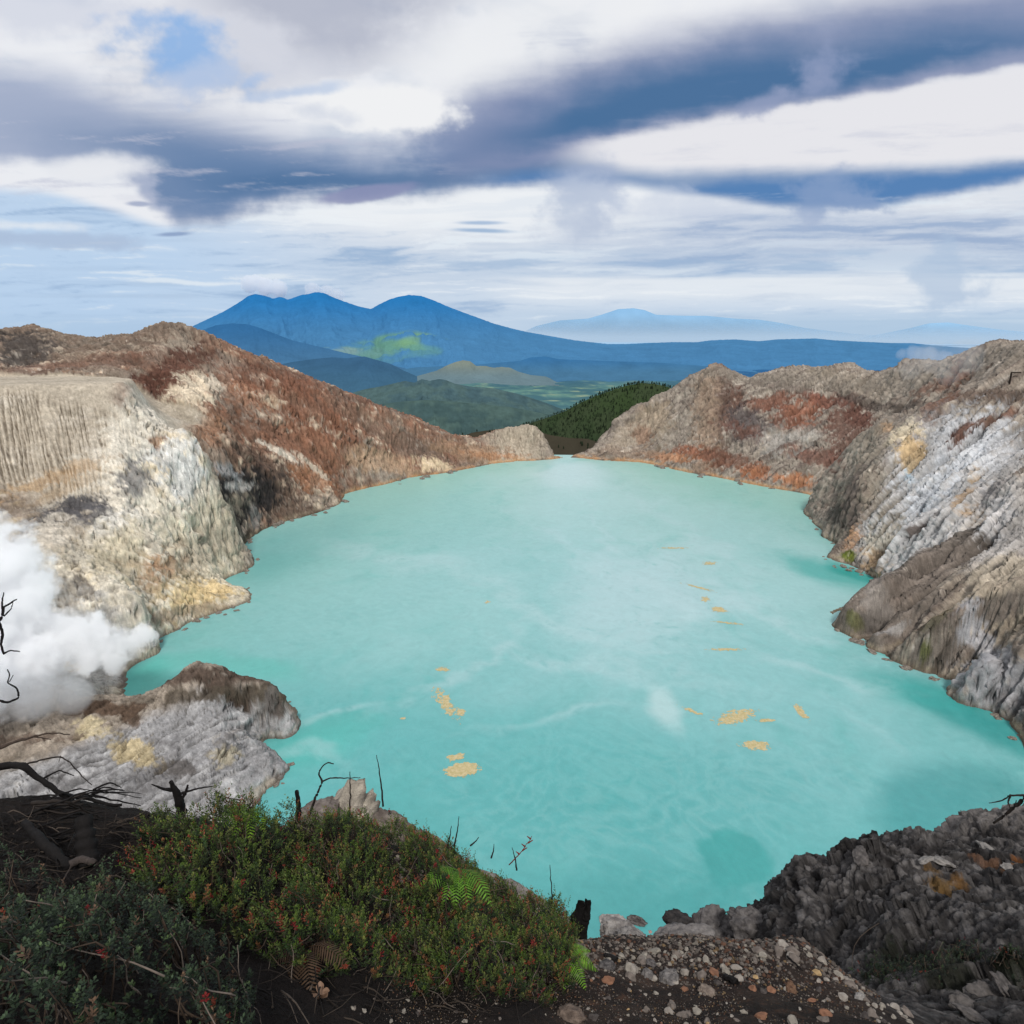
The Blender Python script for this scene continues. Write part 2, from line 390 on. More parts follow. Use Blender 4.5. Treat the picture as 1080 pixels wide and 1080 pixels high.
# ------------------------------------------------------------------ crater terrain
def build_crater():
    K = []                                    # (x, y, z)
    def A(*pts):
        for px, py, Y in pts: K.append(P(px, py, Y))
    ridgeL = [(-150, 352, 600), (-60, 352, 620), (0, 349, 640), (33, 347, 640), (67, 356, 650), (110, 359, 650), (143, 355, 640), (167, 345, 628), (180, 342, 625), (200, 347, 630), (227, 360, 640), (283, 382, 670), (320, 399, 690), (360, 414, 710),
              (401, 430, 740), (436, 442, 765), (457, 451, 780), (478, 460, 795), (500, 463, 810), (529, 454, 830), (551, 450, 835), (565, 451, 838), (574, 462, 838)]
    ridgeR = [(640, 457, 872), (660, 437, 868), (690, 421, 862), (710, 412, 856), (730, 398, 850), (755, 385, 840), (767, 390, 835), (787, 401, 825), (800, 397, 815), (820, 392, 805), (850, 390, 790), (875, 389, 775), (897, 384, 755), (910, 392, 740),
              (927, 397, 722), (955, 384, 690), (972, 384, 678), (990, 385, 660), (1005, 380, 640), (1030, 370, 600), (1055, 364, 560), (1080, 363, 530), (1180, 365, 470), (1350, 372, 420)]
    A(*ridgeL); A(*ridgeR)
    for px, py, Y in ridgeL[::2]+ridgeR[::2]:      # the outer flank falls away behind the rim
        x, y, z = P(px, py, Y); K.append((x*1.16, y*1.16, z-55 if z > 40 else z-25)); K.append((x*1.45, y*1.45, z-150 if z > 40 else z-90))
    K.append((60, 840, 1)); K.append((45, 900, -40)); K.append((45, 1000, -90)); K.append((30, 1250, -170)); K.append((85, 835, 1)); K.append((100, 900, -30))
    # shoreline at lake level
    shore = [(585, 484), (560, 486), (540, 487), (500, 493), (460, 500), (420, 507), (390, 514), (366, 520), (358, 531), (330, 542), (300, 550), (275, 560), (257, 575), (252, 580), (265, 589), (262, 600), (256, 620), (259, 636), (240, 643), (220, 649), (200, 656),
             (180, 668), (163, 680), (150, 697), (134, 716), (127, 735),
             (620, 484), (640, 486), (665, 487), (690, 490), (720, 497), (760, 504), (800, 512), (840, 519), (861, 524), (862, 532), (857, 548), (868, 560), (880, 572), (874, 588), (890, 594), (905, 599), (927, 613),
             (905, 637), (884, 661), (897, 673), (912, 675), (922, 684), (937, 684), (952, 686), (944, 698), (965, 706), (985, 713), (1005, 718), (1020, 724), (1036, 734), (1038, 748), (1060, 760), (1075, 775), (1085, 800)]
    for px, py in shore: K.append(P0(px, py))
    cx, cy = 20.0, 430.0
    for px, py in shore[::2]:                      # underwater ledge
        x, y, _ = P0(px, py); d = math.hypot(cx-x, cy-y); s = min(22/d, .3); K.append((x+(cx-x)*s, y+(cy-y)*s, -12))
    for x, y in [(0, 300), (0, 400), (0, 500), (0, 600), (-80, 480), (80, 450), (-90, 350), (100, 320), (0, 700), (60, 620), (0, 220), (90, 230), (-60, 260), (0, 170), (60, 165), (120, 190)]: K.append((x, y, -25))
    # left: plateau, its gullied front, the white cliff spur
    A((0, 407, 400), (60, 406, 405), (100, 407, 409), (128, 409, 412), (-120, 412, 390), (30, 406, 402), (0, 400, 470), (100, 401, 480), (50, 400, 475), (-120, 402, 460), (0, 386, 560), (80, 390, 560), (-100, 386, 540), (135, 402, 500))
    A((0, 480, 362), (60, 460, 378), (-100, 500, 350), (60, 520, 350), (0, 550, 330), (-120, 570, 310), (110, 450, 392), (115, 490, 372), (30, 500, 355))
    A((60, 600, 300), (100, 650, 290), (140, 560, 350), (180, 600, 350), (200, 560, 385), (160, 500, 385), (0, 620, 290), (50, 700, 268), (100, 720, 257), (0, 680, 262), (80, 560, 332), (120, 530, 358), (150, 640, 300), (200, 620, 358), (230, 600, 395), (0, 720, 250), (-100, 700, 250), (-100, 620, 285))
    A((150, 436, 413), (165, 458, 415), (185, 461, 417), (201, 463, 419), (212, 481, 421), (222, 505, 424), (235, 541, 428), (250, 572, 431), (258, 581, 432))
    for px, py, Y, dz in [(130, 409, 412, 0), (150, 436, 413, 12), (175, 460, 416, 22), (201, 463, 419, 22), (222, 505, 424, 24), (240, 550, 429, 14)]:
        x, y, z = P(px, py, Y); K.append((x*1.055+2, y*1.055+10, z-dz))
    A((175, 440, 505), (200, 420, 530), (160, 420, 520), (250, 440, 570), (250, 500, 510), (230, 470, 500), (300, 500, 565), (330, 520, 575), (300, 450, 610), (400, 470, 700), (350, 450, 660), (420, 490, 705), (480, 480, 760), (240, 540, 468), (180, 380, 580), (100, 372, 610), (250, 400, 615), (540, 470, 825))
    # right wall
    A((1000, 430, 525), (1080, 420, 455), (960, 500, 452), (1040, 520, 375), (1080, 600, 295), (1000, 600, 345), (960, 450, 545), (900, 470, 545), (900, 520, 475), (850, 450, 700), (850, 495, 645), (880, 430, 700), (800, 440, 740), (750, 440, 772), (740, 480, 738),
      (700, 455, 812), (680, 470, 825), (960, 570, 390), (1000, 540, 390), (1080, 500, 360), (1150, 500, 350), (1150, 620, 275), (1080, 680, 252), (1030, 660, 276), (1000, 650, 294), (960, 640, 320), (1040, 700, 253), (1150, 750, 215), (920, 560, 435), (935, 425, 660), (1030, 400, 560), (1250, 430, 400), (1250, 600, 270), (720, 450, 795), (800, 490, 685), (880, 550, 480))
    # bottom left outcrop
    A((-80, 757, 215), (0, 754, 215), (17, 744, 216), (53, 741, 217), (80, 743, 218), (110, 741, 219), (147, 739, 220), (173, 728, 222), (192, 713, 224), (207, 706, 225), (230, 708, 226), (247, 720, 227), (260, 725, 228), (285, 727, 231), (300, 737, 234), (301, 750, 232), (296, 765, 226), (279, 786, 215), (290, 797, 210), (301, 808, 204), (296, 822, 199), (284, 833, 194))
    A((150, 800, 195), (50, 790, 196), (230, 790, 201), (270, 810, 199), (200, 760, 212), (120, 770, 206), (40, 835, 182), (150, 835, 183), (240, 832, 187))
    for px, py in [(303, 742), (302, 762), (284, 788), (300, 797), (307, 810), (303, 826), (290, 840)]: K.append(P0(px, py, -3.0))
    for px, Y, z in [(-60, 240, 6), (20, 242, 7), (70, 240, 5), (110, 240, 3), (150, 240, 0.5), (190, 243, -1), (230, 246, -2), (270, 250, -4), (300, 252, -6), (330, 215, -8), (335, 190, -8)]:
        x, y, zz = P(px, 700, Y); K.append((x, y, z))
    # the near wall under the viewpoint
    for a in range(-45, 50, 9):
        s_, c_ = sin(radians(a)), cos(radians(a))
        K.append((60*s_, 60*c_, 72)); K.append((92*s_, 92*c_, 30 if a > -30 else 36))
    for px, r in [(345, 150), (420, 140), (520, 122), (640, 112), (760, 118), (880, 135), (980, 160)]:
        xr, yr, zr = ray(px, 800); a = atan2(xr, yr); K.append((r*sin(a), r*cos(a), -3))
    for a in (33, 40, 46): K.append((165*sin(radians(a)), 165*cos(radians(a)), 4)); K.append((190*sin(radians(a)), 190*cos(radians(a)), -6))
    for a in (-30, -38, -46): K.append((130*sin(radians(a)), 130*cos(radians(a)), 22))
    K = np.array(K)
    # coarse world grid, carved by running water
    cs = 2.5; gx = np.arange(-640, 700, cs); gy = np.arange(40, 1120, cs)
    GX, GY = np.meshgrid(gx, gy)
    Z = rbf(K[:, :2], K[:, 2], GX, GY, smooth=1e-5)
    cap_ = np.where((GX < -222) & (GY > 396) & (GY < 505), 119.5+(GX+222)*0.004, 1e9); Z = np.minimum(Z, cap_)
    Z0 = Z.copy()
    land0 = sstep(-2, 12, Z)
    Z += land0*(fbm(GX/38, GY/38, oct=5, seed=11, ridged=True)-0.1)*7*sstep(150, 420, np.hypot(GX, GY))
    Z += land0*(fbm(GX/13, GY/13, oct=4, seed=12))*2.5
    flat = sstep(380, 410, GY)*(1-sstep(500, 560, GY))*(1-sstep(-270, -245, GX))
    plat = (GX < -225) & (GY > 390+0*GX) & (GY < 520)
    Z = np.where(plat, Z0*.85+Z*.15, Z)
    rng = np.random.default_rng(3)
    ny, nx = Z.shape
    ero = np.zeros_like(Z)
    for rnd in range(9):
        n = 40000
        fx = rng.uniform(2, nx-3, n); fy = rng.uniform(2, ny-3, n); sp = np.zeros((n, 2)); sed = np.zeros(n)
        h = Z
        for it in range(46):
            ix = fx.astype(int); iy = fy.astype(int); tx = fx-ix; ty = fy-iy
            h00 = h[iy, ix]; h10 = h[iy, ix+1]; h01 = h[iy+1, ix]; h11 = h[iy+1, ix+1]
            gxx = (h10-h00)*(1-ty)+(h11-h01)*ty; gyy = (h01-h00)*(1-tx)+(h11-h10)*tx
            hc = h00*(1-tx)*(1-ty)+h10*tx*(1-ty)+h01*(1-tx)*ty+h11*tx*ty
            sp = sp*0.25-np.stack([gxx, gyy], 1)*0.75
            L = np.hypot(sp[:, 0], sp[:, 1])+1e-9
            nfx = fx+sp[:, 0]/L; nfy = fy+sp[:, 1]/L
            ok = (nfx > 2) & (nfx < nx-4) & (nfy > 2) & (nfy < ny-4) & (hc > 0.5)
            nfx = np.where(ok, nfx, fx); nfy = np.where(ok, nfy, fy)
            jx = nfx.astype(int); jy = nfy.astype(int); ux = nfx-jx; uy = nfy-jy
            hn = h[jy, jx]*(1-ux)*(1-uy)+h[jy, jx+1]*ux*(1-uy)+h[jy+1, jx]*(1-ux)*uy+h[jy+1, jx+1]*ux*uy
            dh = hc-hn
            cap = np.clip(dh, 0, 4)*0.35
            er = np.where(dh > 0, np.clip((cap-sed)*0.30, -0.3, 0.30), np.clip(dh, -0.3, 0))*ok
            sed += er
            for ax, ay, wt in ((0, 0, (1-tx)*(1-ty)), (1, 0, tx*(1-ty)), (0, 1, (1-tx)*ty), (1, 1, tx*ty)):
                np.add.at(Z, (iy+ay, ix+ax), -er*wt*.55)
            fx, fy = nfx, nfy
    # keep the silhouettes where they were measured: limit how far the carving goes
    D = np.clip(Z-Z0, -7, 6)
    for _ in range(3):
        D[1:-1] = D[:-2]*.25+D[1:-1]*.5+D[2:]*.25; D[:, 1:-1] = D[:, :-2]*.25+D[:, 1:-1]*.5+D[:, 2:]*.25
    Z = Z0+D
    carve = D
    # polar mesh seen from the rim
    na, nr = 1420, 1180
    az = np.linspace(-0.80, 0.80, na); lr = np.linspace(math.log(62), math.log(1120), nr)
    AZ, LR = np.meshgrid(az, lr); RR = np.exp(LR); x = RR*np.sin(AZ); y = RR*np.cos(AZ)
    fi = (y-gy[0])/cs; fj = (x-gx[0])/cs
    zb = bilerp(Z0, fi, fj); cv = bilerp(carve, fi, fj)
    wob = fbm(x/22, y/22, oct=2, seed=33)*3
    z = zb+cv
    sk = [(atan2(*ray(px, py)[:2]), ray(px, py)[2]/math.hypot(*ray(px, py)[:2])) for px, py, _ in ridgeL+[(584, 480, 0), (600, 482, 0), (612, 477, 0)]+ridgeR]
    sk = sorted(sk); te = np.interp(AZ, [q[0] for q in sk], [q[1] for q in sk])
    z = np.minimum(z, H+RR*te-1.2*sstep(300, 600, RR))
    land = sstep(-1.5, 5, z); amp = sstep(100, 400, RR)*0.6+0.7
    z0 = z.copy()
    r2 = fbm(x/15+wob*.1, y/15, z0/15, oct=7, seed=21, ridged=True, gain=.58)
    r3 = fbm(x/4, y/4, z0/4, oct=5, seed=22, ridged=True, gain=.6)
    # strata: terraces that follow warped height
    s_ = z0*0.16+fbm(x/60, y/60, oct=2, seed=24)*2.2+x*.006
    strat = (s_-np.floor(s_)); strat = sstep(0.0, 0.75, strat)-strat
    platm = ((x < -215) & (y > 398) & (y < 520)).astype(float)*sstep(-232, -245, x)
    frontm = sstep(-215, -235, x)*sstep(334, 352, y)*(1-sstep(398, 404, y))
    rightm = sstep(60, 120, x)*sstep(240, 300, RR)
    outm = sstep(250, 243, RR)*sstep(-40, -60, x)*sstep(150, 165, RR)
    thf = np.arctan2(x-20, y-430); radf = np.hypot(x-20, y-430)
    butt = fbm(thf*24+wob*.12, radf/150, z0/90, oct=4, seed=29, ridged=True)
    facet = np.abs(vnoise(x/9, y/9, z0/9, 36))+.5*np.abs(vnoise(x/4.1+3, y/4.1, z0/4.1, 37))
    frm = []
    def bedding(pa, pb, w_, l_, seed):
        a_ = np.array(P(*pa)); b_ = np.array(P(*pb)); d_ = (b_-a_)/np.linalg.norm(b_-a_)
        n_ = np.cross(d_, (d_[1], -d_[0], 0)); n_ /= np.linalg.norm(n_); h_ = np.array((d_[1], -d_[0], 0)); h_ /= np.linalg.norm(h_)
        u_ = x*d_[0]+y*d_[1]+z0*d_[2]; v_ = x*h_[0]+y*h_[1]; k_ = x*n_[0]+y*n_[1]+z0*n_[2]
        wp = fbm(x/130, y/130, z0/130, oct=2, seed=seed+7)*9
        frm.append(((v_+wp), u_, k_/5.0))
        return fbm((v_+wp)/w_, u_/l_, k_/(w_*9), oct=6, seed=seed, gain=.62)
    bedR = bedding((897, 660, 320), (1040, 602, 340), 6.0, 75, 140)
    bedR2 = bedding((640, 470, 800), (755, 400, 800), 6, 70, 141)
    bedL = bedding((227, 370, 640), (440, 445, 765), 9, 60, 142)
    mR = sstep(80, 140, x)*(1-sstep(480, 560, y)); mR2 = sstep(40, 90, x)*sstep(500, 580, y); mL = sstep(0, -60, x)*sstep(455, 520, y)
    lin_s = np.clip((bedR*mR+bedR2*mR2*.7+bedL*mL*.7)*2.3, -1, 1)
    wx_ = fbm(x/9, y/9, z0/9, oct=3, seed=150)*.6; wz_ = fbm(x/9+40, y/9, z0/9, oct=3, seed=151)*.6
    thc = thf*250; mb = (mR > .5) | (mR2 > .5)
    fr = [np.where(mR > .5, a_, b_) for a_, b_ in zip(frm[0], frm[1])]
    c1 = np.where(mb, fr[0], thc); c2 = np.where(mb, fr[1]/3.6, radf/2.6); c3 = np.where(mb, fr[2], z0/2.4)
    wx_ = np.where(mb, wx_*.3, wx_); wz_ = np.where(mb, wz_*.3, wz_)
    wt_ = fbm(x/30, y/30, z0/30, oct=3, seed=152); wt_ = np.where(mb, wt_*.25, wt_)
    cA, kA, iA = cells(c1/15+wx_+wt_, c2/13+wz_, c3/12+wx_, 160); cB, kB, iB = cells(c1/5.5+wx_+wt_*2, c2/6-wz_, c3/5+wz_, 161); cC, kC, iC = cells(c1/2.1+wx_, c2/2.4, c3/2.1+wz_, 162)
    s1 = fbm(c1/3.2+wt_, c2/16, c3/6, oct=5, seed=171, gain=.62)*2; s2 = 1-np.abs(vnoise(c1/4.5+wt_*2, c2/14+wx_, c3/9, 172))*2; s3 = 1-np.abs(vnoise(c1/1.7+wt_*3, c2/5+wx_*2, c3/4, 173))*2
    crk = np.clip(sstep(.86, .985, s2)*sstep(-.1, .2, s1)+.7*sstep(.85, .98, s3)*sstep(.0, .25, -s1), 0, 1)
    rg_ = sstep(-.05, .35, fbm(x/65, y/65, z0/45, oct=4, seed=170))
    bmk = .06+.30*rg_
    bmk = bmk+.05*sstep(250, 243, RR)+.10*sstep(8, 0, z0)
    bmk = bmk*(1-.5*mR)
    lf = 1-np.clip(mR+mR2, 0, 1); bmk = bmk+.16*lf*rg_
    blocks = cA*4.6*bmk+(kA-1)*.5*bmk+cB*1.9*(bmk*.9+.08)*(1-.45*lf)+(kB-1)*.35*bmk+cC*.6*(bmk*.8+.2)*(1-.5*lf)+(kC-1)*.12
    base_n = s1*(2.0-.6*mR-.8*lf)-crk*2.0+blocks*1.15*(.55+.45*amp)+lin_s*(5.0*mR+4.6*mR2+2.6*mL)+(r2-0.2)*(2.0-1.3*np.clip(mR+mR2, 0, 1))*amp+(r3-.2)*.8*amp+strat*.7+(butt-.2)*4.5*sstep(6, 40, z0)*sstep(330, 480, y)*sstep(0, 1, amp)
    base_n *= (1-platm*.92)*(1-frontm*.78)
    # gullies that run down the plateau front, branching by warped spacing
    gs = AZ*190+fbm(AZ*30, LR*9, oct=4, seed=41)*2.2+(LR-math.log(440))*34*(AZ+.50)
    gd = 1-np.abs(2*(gs-np.floor(gs))-1); gs2 = gs*2.1+fbm(AZ*60, LR*14, oct=2, seed=42)*.9; gd2 = 1-np.abs(2*(gs2-np.floor(gs2))-1)
    gfade = frontm*sstep(402, 392, y)*np.clip(.65+fbm(AZ*60, LR*10, oct=3, seed=43)*1.4, .1, 1.2)
    gtop = sstep(350, 396, y); gn = -np.power(1-gd, 3.0)*2.6*(1-.5*gtop)-np.power(1-gd2, 3.0)*1.9*gtop
    NX = grid_normals(x, y, z0); NX = NX*np.array((1, 1, 1.0))
    dsp = base_n*land+gn*gfade
    x = x+NX[..., 0]*dsp; y = y+NX[..., 1]*dsp; z = z+NX[..., 2]*dsp
    # rock ribs on the right shore: long slanting slabs with troughs behind them
    def hit(Zf, px, py):
        xr, yr, zr = ray(px, py); a = atan2(xr, yr); t = -zr/math.hypot(xr, yr)
        j = int(np.clip(round((a-az[0])/(az[1]-az[0])), 0, na-1))
        dep = (H-Zf[:, j])/RR[:, j]
        k = np.nonzero(dep <= t)[0]
        i = k[0] if len(k) else nr-1
        return np.array([x[i, j], y[i, j], Zf[i, j]])
    def rib(pts, h, w, back):
        nonlocal z
        W = [hit(z0, *p) for p in pts]
        for (a, b, h0, h1) in zip(W[:-1], W[1:], h[:-1], h[1:]):
            ab = b[:2]-a[:2]; L = np.hypot(*ab); dx, dy = x-a[0], y-a[1]
            t = (dx*ab[0]+dy*ab[1])/L**2; tc = np.clip(t, 0, 1)
            ex = dx-tc*ab[0]; ey = dy-tc*ab[1]; side = (ab[0]*dy-ab[1]*dx)/L
            dist = np.hypot(ex, ey)
            hh = (h0+(h1-h0)*tc)
            prof = np.exp(-(dist/w)**4)
            z = np.maximum(z, z*(1-prof)+ (z0+hh*prof*(1+.25*r2))*prof)
            tr = np.exp(-((side-back*w*1.5)/(w*.6))**2)*np.exp(-(np.clip(np.abs(t-.5)-.5, 0, 9)*L/10)**2)
            z = z-tr*hh*.5*land
    rib([(897, 660), (925, 640), (965, 612), (1022, 572)], [10, 14, 13, 5], 8.5, 1)
    rib([(925, 683), (950, 662), (985, 640), (1012, 612)], [6, 8, 7, 3], 5, 1)
    rib([(962, 692), (1000, 668), (1040, 645), (1085, 622)], [6, 9, 9, 6], 6, 1)
    rib([(862, 548), (900, 515), (925, 500)], [3, 4, 2], 6, 1)
    rib([(230, 708), (262, 726), (296, 740)], [1, 2, 1.5], 3.5, -1)
    nz = fbm(x/6, y/6, oct=4, seed=51)
    # vertical waterline bite
    z = np.where((z < 1.5) & (z > -3), z+nz*0.9+np.clip(cB, -1, 1)*.6, z)
    # ------------------------------------------------ colour
    gxn = np.gradient(z, axis=0); 
    slope_n = np.hypot(np.gradient(z, axis=1)/(RR*(az[1]-az[0])), np.gradient(z, axis=0)/(RR*(lr[1]-lr[0])))
    w1 = fbm(x/70, y/70, z/50, oct=5, seed=61); w2 = fbm(x/22, y/22, z/14, oct=6, seed=62, gain=.6); w3 = fbm(x/7, y/7, z/5, oct=5, seed=63, gain=.62)
    fine = fbm(x/2.2, y/2.2, z/2.2, oct=4, seed=64, gain=.65)
    lay = fbm(x/90, y/90, z/3.2+w1*2, oct=4, seed=65, gain=.6)
    # flow streaks: noise stretched down the slope (radial from the lake)
    th = np.arctan2(x-cx, y-cy); rad = np.hypot(x-cx, y-cy)
    stk = fbm(th*34+w1*.8, rad/95, z/60, oct=6, seed=66, gain=.6)
    def mc(c, col, m): return mixc(c, lin(col), np.clip(m, 0, 1))
    c = np.ones(x.shape+(3,))*lin((140, 129, 116))
    c = mc(c, (112, 99, 87), sstep(-.1, .45, w1+.5*w2))
    left = 1-sstep(-60, 20, x-(y-800)*.4)
    right = sstep(20, 60, x)
    # --- left rear wall
    rearL = left*sstep(455, 520, y+w2*20)*(1-platm)
    c = mc(c, (118, 92, 76), rearL*sstep(-.35, .3, w1*.8+stk*.5+lin_s*.5+.1))
    c = mc(c, (122, 84, 66), rearL*sstep(.0, .45, w2*.7+stk*.4+w1*.3+lin_s*.4)*.8)
    c = mc(c, (170, 154, 134), rearL*sstep(.12, .4, w2*.6-w1*.4+w3*.5+lin_s*.4)*.9)
    c = mc(c, (146, 134, 122), rearL*sstep(.1, .4, -w2*.5-lin_s*.6+w3*.5)*.6)
    c = mc(c, (96, 76, 64), rearL*sstep(.1, .5, -w2*.8+stk*.7)*.9)
    c = mc(c, (176, 158, 136), rearL*sstep(.22, .55, -stk+w3*.5)*.75)
    # --- right wall
    rr = right*sstep(430, 520, y+w2*30)
    c = mc(c, (134, 124, 113), rr*.9)
    c = mc(c, (158, 148, 134), rr*sstep(.0, .5, w2*.6+stk*.6-.05)*.9)
    c = mc(c, (88, 76, 68), rr*sstep(.08, .45, -w2*.6+lay*.8)*.85)
    c = mc(c, (86, 76, 69), mR*sstep(.22, .5, lin_s+w3*.3)*.85)
    c = mc(c, (178, 170, 160), mR*sstep(.2, .55, -lin_s+w3*.3)*.7)
    c = mc(c, (84, 74, 68), mR2*sstep(.2, .45, lin_s+w3*.3)*.8)
    c = mc(c, (172, 162, 148), mR2*sstep(.2, .5, -lin_s+w3*.3)*.7)
    # blobs pinned to the surface (centre, half axes given by where they appear, then carried in the surface's own plane)
    def dec(px, py, rx, ry, ang, col, amt=1.0, soft=.5, nz=.9, nf=None):
        nonlocal c
        p0 = hit(z, px, py); U = (hit(z0, px+rx, py)-hit(z0, px-rx, py))/2; Vv = (hit(z0, px, py-ry)-hit(z0, px, py+ry))/2
        g0 = np.hypot(p0[0], p0[1]); mxl = (rx+ry)/F*g0*6
        for q in (U, Vv):
            L = np.linalg.norm(q)
            if L > mxl: q *= mxl/L
        if np.linalg.norm(U) < 1e-3 or np.linalg.norm(Vv) < 1e-3: return
        M = np.linalg.pinv(np.stack([U, Vv], 1))
        dx, dy, dz = x-p0[0], y-p0[1], z-p0[2]
        e1 = M[0, 0]*dx+M[0, 1]*dy+M[0, 2]*dz; e2 = M[1, 0]*dx+M[1, 1]*dy+M[1, 2]*dz
        near = np.exp(-((np.sqrt(dx*dx+dy*dy+dz*dz))/(2.6*max(np.linalg.norm(U), np.linalg.norm(Vv))))**4)
        if ang:
            a = radians(ang); k = rx/ry
            # rotate in picture proportions
            ex, ey = e1*rx, -e2*ry
            e1 = (ex*cos(a)+ey*sin(a))/rx; e2 = (-ex*sin(a)+ey*cos(a))/ry
        d = np.sqrt(e1**2+e2**2)+(w2*.75+w3*1.1+fine*.55+lin_s*.55+s1*.25)*nz
        mk = (1-sstep(1-soft*.6, 1+soft*.6, d))*near*amt
        g_ = sum(col)/3.0; sf = .60 if col[0]-col[1] > 36 else .90; col = [g_+(q_-g_)*sf for q_ in col]
        if nf is not None: mk = mk*nf
        c = mixc(c, lin(col), np.clip(mk, 0, 1))
    # left: dark skyline, plateau, red bowl, white streaks
    sky_ = sstep(540, 590, y+w2*15)*left*sstep(-250, -300, x)
    c = mc(c, (104, 93, 82), sky_*(.75+.2*w2))
    c = mc(c, (150, 138, 122), sky_*sstep(.05, .4, stk+w3*.5)*.75)
    dec(30, 375, 34, 18, 0, (70, 64, 60), .9)
    dec(85, 385, 40, 12, 0, (120, 100, 84), .7)
    dec(185, 372, 30, 16, -20, (150, 138, 122), .7)
    dec(120, 388, 60, 7, 0, (128, 116, 102), .7)
    dec(160, 412, 24, 22, 0, (104, 58, 40), 1.0, .35)
    dec(122, 402, 14, 4, 0, (112, 62, 44), .9, .3)
    dec(205, 412, 20, 22, 30, (206, 190, 164), .9, .5, 1.2)
    dec(230, 400, 13, 22, 35, (190, 176, 156), .9, .5, 1.2)
    dec(255, 412, 30, 12, 40, (166, 100, 62), .7)
    dec(286, 425, 9, 9, 0, (190, 170, 142), .9, .5, 1.3)
    dec(210, 450, 26, 14, 30, (170, 110, 70), .85, .5, 1.2)
    dec(260, 392, 60, 10, 32, (108, 66, 48), .6)
    dec(330, 430, 60, 22, 28, (136, 74, 44), .8)
    dec(320, 470, 50, 26, 20, (142, 82, 50), .85)
    dec(275, 500, 40, 24, 40, (82, 66, 56), .9)
    dec(290, 530, 46, 18, 30, (92, 74, 62), .85)
    dec(330, 505, 26, 12, 30, (168, 98, 52), .7)
    dec(410, 490, 44, 9, 5, (186, 142, 100), .8, .5, 1.2)
    dec(440, 475, 40, 10, 22, (104, 86, 74), .8)
    dec(455, 489, 20, 6, 8, (204, 182, 148), .85, .4, 1.2)
    dec(380, 445, 50, 8, 26, (128, 90, 66), .7)
    dec(548, 465, 30, 14, 0, (160, 147, 128), .9)
    dec(500, 478, 40, 9, 6, (140, 112, 88), .8)
    dec(520, 483, 30, 4, 4, (178, 112, 62), .7)
    dec(295, 480, 24, 3.5, 32, (196, 184, 166), .9, .4, 1.0)
    dec(330, 495, 26, 3, 42, (186, 172, 152), .8, .4, 1.0)
    dec(248, 525, 20, 34, 0, (44, 41, 40), 1.0, .35, .7)
    dec(240, 498, 16, 6, 25, (150, 148, 146), .9, .4)
    dec(252, 516, 14, 5, 0, (170, 166, 160), .9, .4)
    dec(268, 548, 6, 14, -20, (130, 126, 120), .7, .4)
    dec(262, 568, 10, 8, 0, (66, 54, 44), .9)
    # plateau and gullied front
    pm = np.clip(platm+frontm, 0, 1)*sstep(322, 345, y+w2*14)
    c = mc(c, (170, 159, 142), pm)
    c = mc(c, (186, 176, 160), pm*sstep(0, .5, w2+w3*.6))
    c = mc(c, (150, 140, 124), platm*sstep(-.1, .4, w2))
    c = c*(1-.30*(gfade*np.clip(np.power(1-gd, 2.5)+np.power(1-gd2, 3)*.6, 0, 1))[..., None])  # groove shade, weak under the frontal sun, darkened into the colour
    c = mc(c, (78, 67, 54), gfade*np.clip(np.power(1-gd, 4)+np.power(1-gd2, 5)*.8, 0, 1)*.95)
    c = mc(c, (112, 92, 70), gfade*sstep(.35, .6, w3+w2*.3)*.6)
    # white cliff
    dec(165, 520, 62, 92, 0, (208, 198, 180), 1, .5, .35)
    dec(150, 610, 96, 70, 0, (196, 186, 166), 1, .5, .35)
    dec(215, 590, 40, 64, 0, (198, 186, 160), .95, .5, .4)
    cliff = sstep(-120, -160, x)*(1-sstep(436, 446, y))*sstep(262, 285, y)*(1-pm)
    c = mc(c, (206, 198, 182), cliff*sstep(.05, .5, stk+w3*.6)*.8)
    c = mc(c, (150, 140, 126), cliff*sstep(.1, .5, -stk+w3*.7)*.7)
    c = mc(c, (192, 168, 120), cliff*sstep(.15, .55, w1+w2)*.5)
    dec(180, 478, 28, 20, 0, (206, 204, 198), .85, .5, 1.2)
    dec(150, 440, 16, 24, -20, (200, 192, 176), .8, .5, 1.1)
    dec(165, 468, 10, 9, 0, (160, 106, 66), .85, .4, 1.2)
    dec(190, 505, 18, 22, 0, (208, 206, 200), .8, .5, 1.3)
    dec(140, 505, 16, 20, 10, (110, 108, 108), .8, .5, 1.4)
    dec(60, 505, 56, 9, -22, (160, 128, 90), .6, .5, 1.2)
    dec(75, 516, 40, 6, -22, (170, 132, 84), .5, .5, 1.2)
    dec(70, 540, 44, 12, -28, (72, 70, 72), .95, .5, 1.2)
    dec(100, 545, 30, 10, -10, (84, 82, 84), .85, .5, 1.4)
    dec(60, 562, 24, 14, 0, (192, 182, 166), .8, .5, 1.6)
    dec(120, 552, 30, 8, -20, (206, 200, 188), .8, .5, 1.4)
    dec(175, 600, 22, 16, 0, (182, 120, 66), .85, .5, 1.8)
    dec(205, 625, 34, 20, 0, (204, 176, 122), .8, .5, 1.4)
    dec(120, 595, 30, 24, 0, (196, 182, 152), .7, .5, 1.4)
    dec(60, 640, 40, 34, 30, (136, 126, 112), .9, .5, .7)
    dec(90, 620, 34, 9, 60, (96, 86, 76), .8, .5, 1.4)
    dec(100, 690, 50, 24, 10, (150, 140, 124), .8, .5, .8)
    dec(190, 648, 40, 8, -15, (146, 130, 110), .8, .5, .8)
    dec(240, 560, 12, 40, 20, (160, 148, 128), .7, .5, 1.0)
    # fumarole ground under the steam
    dec(60, 715, 80, 22, 0, (176, 172, 164), .9, .5, .6)
    dec(75, 703, 12, 5, 0, (206, 170, 96), .8, .4, 1.2)
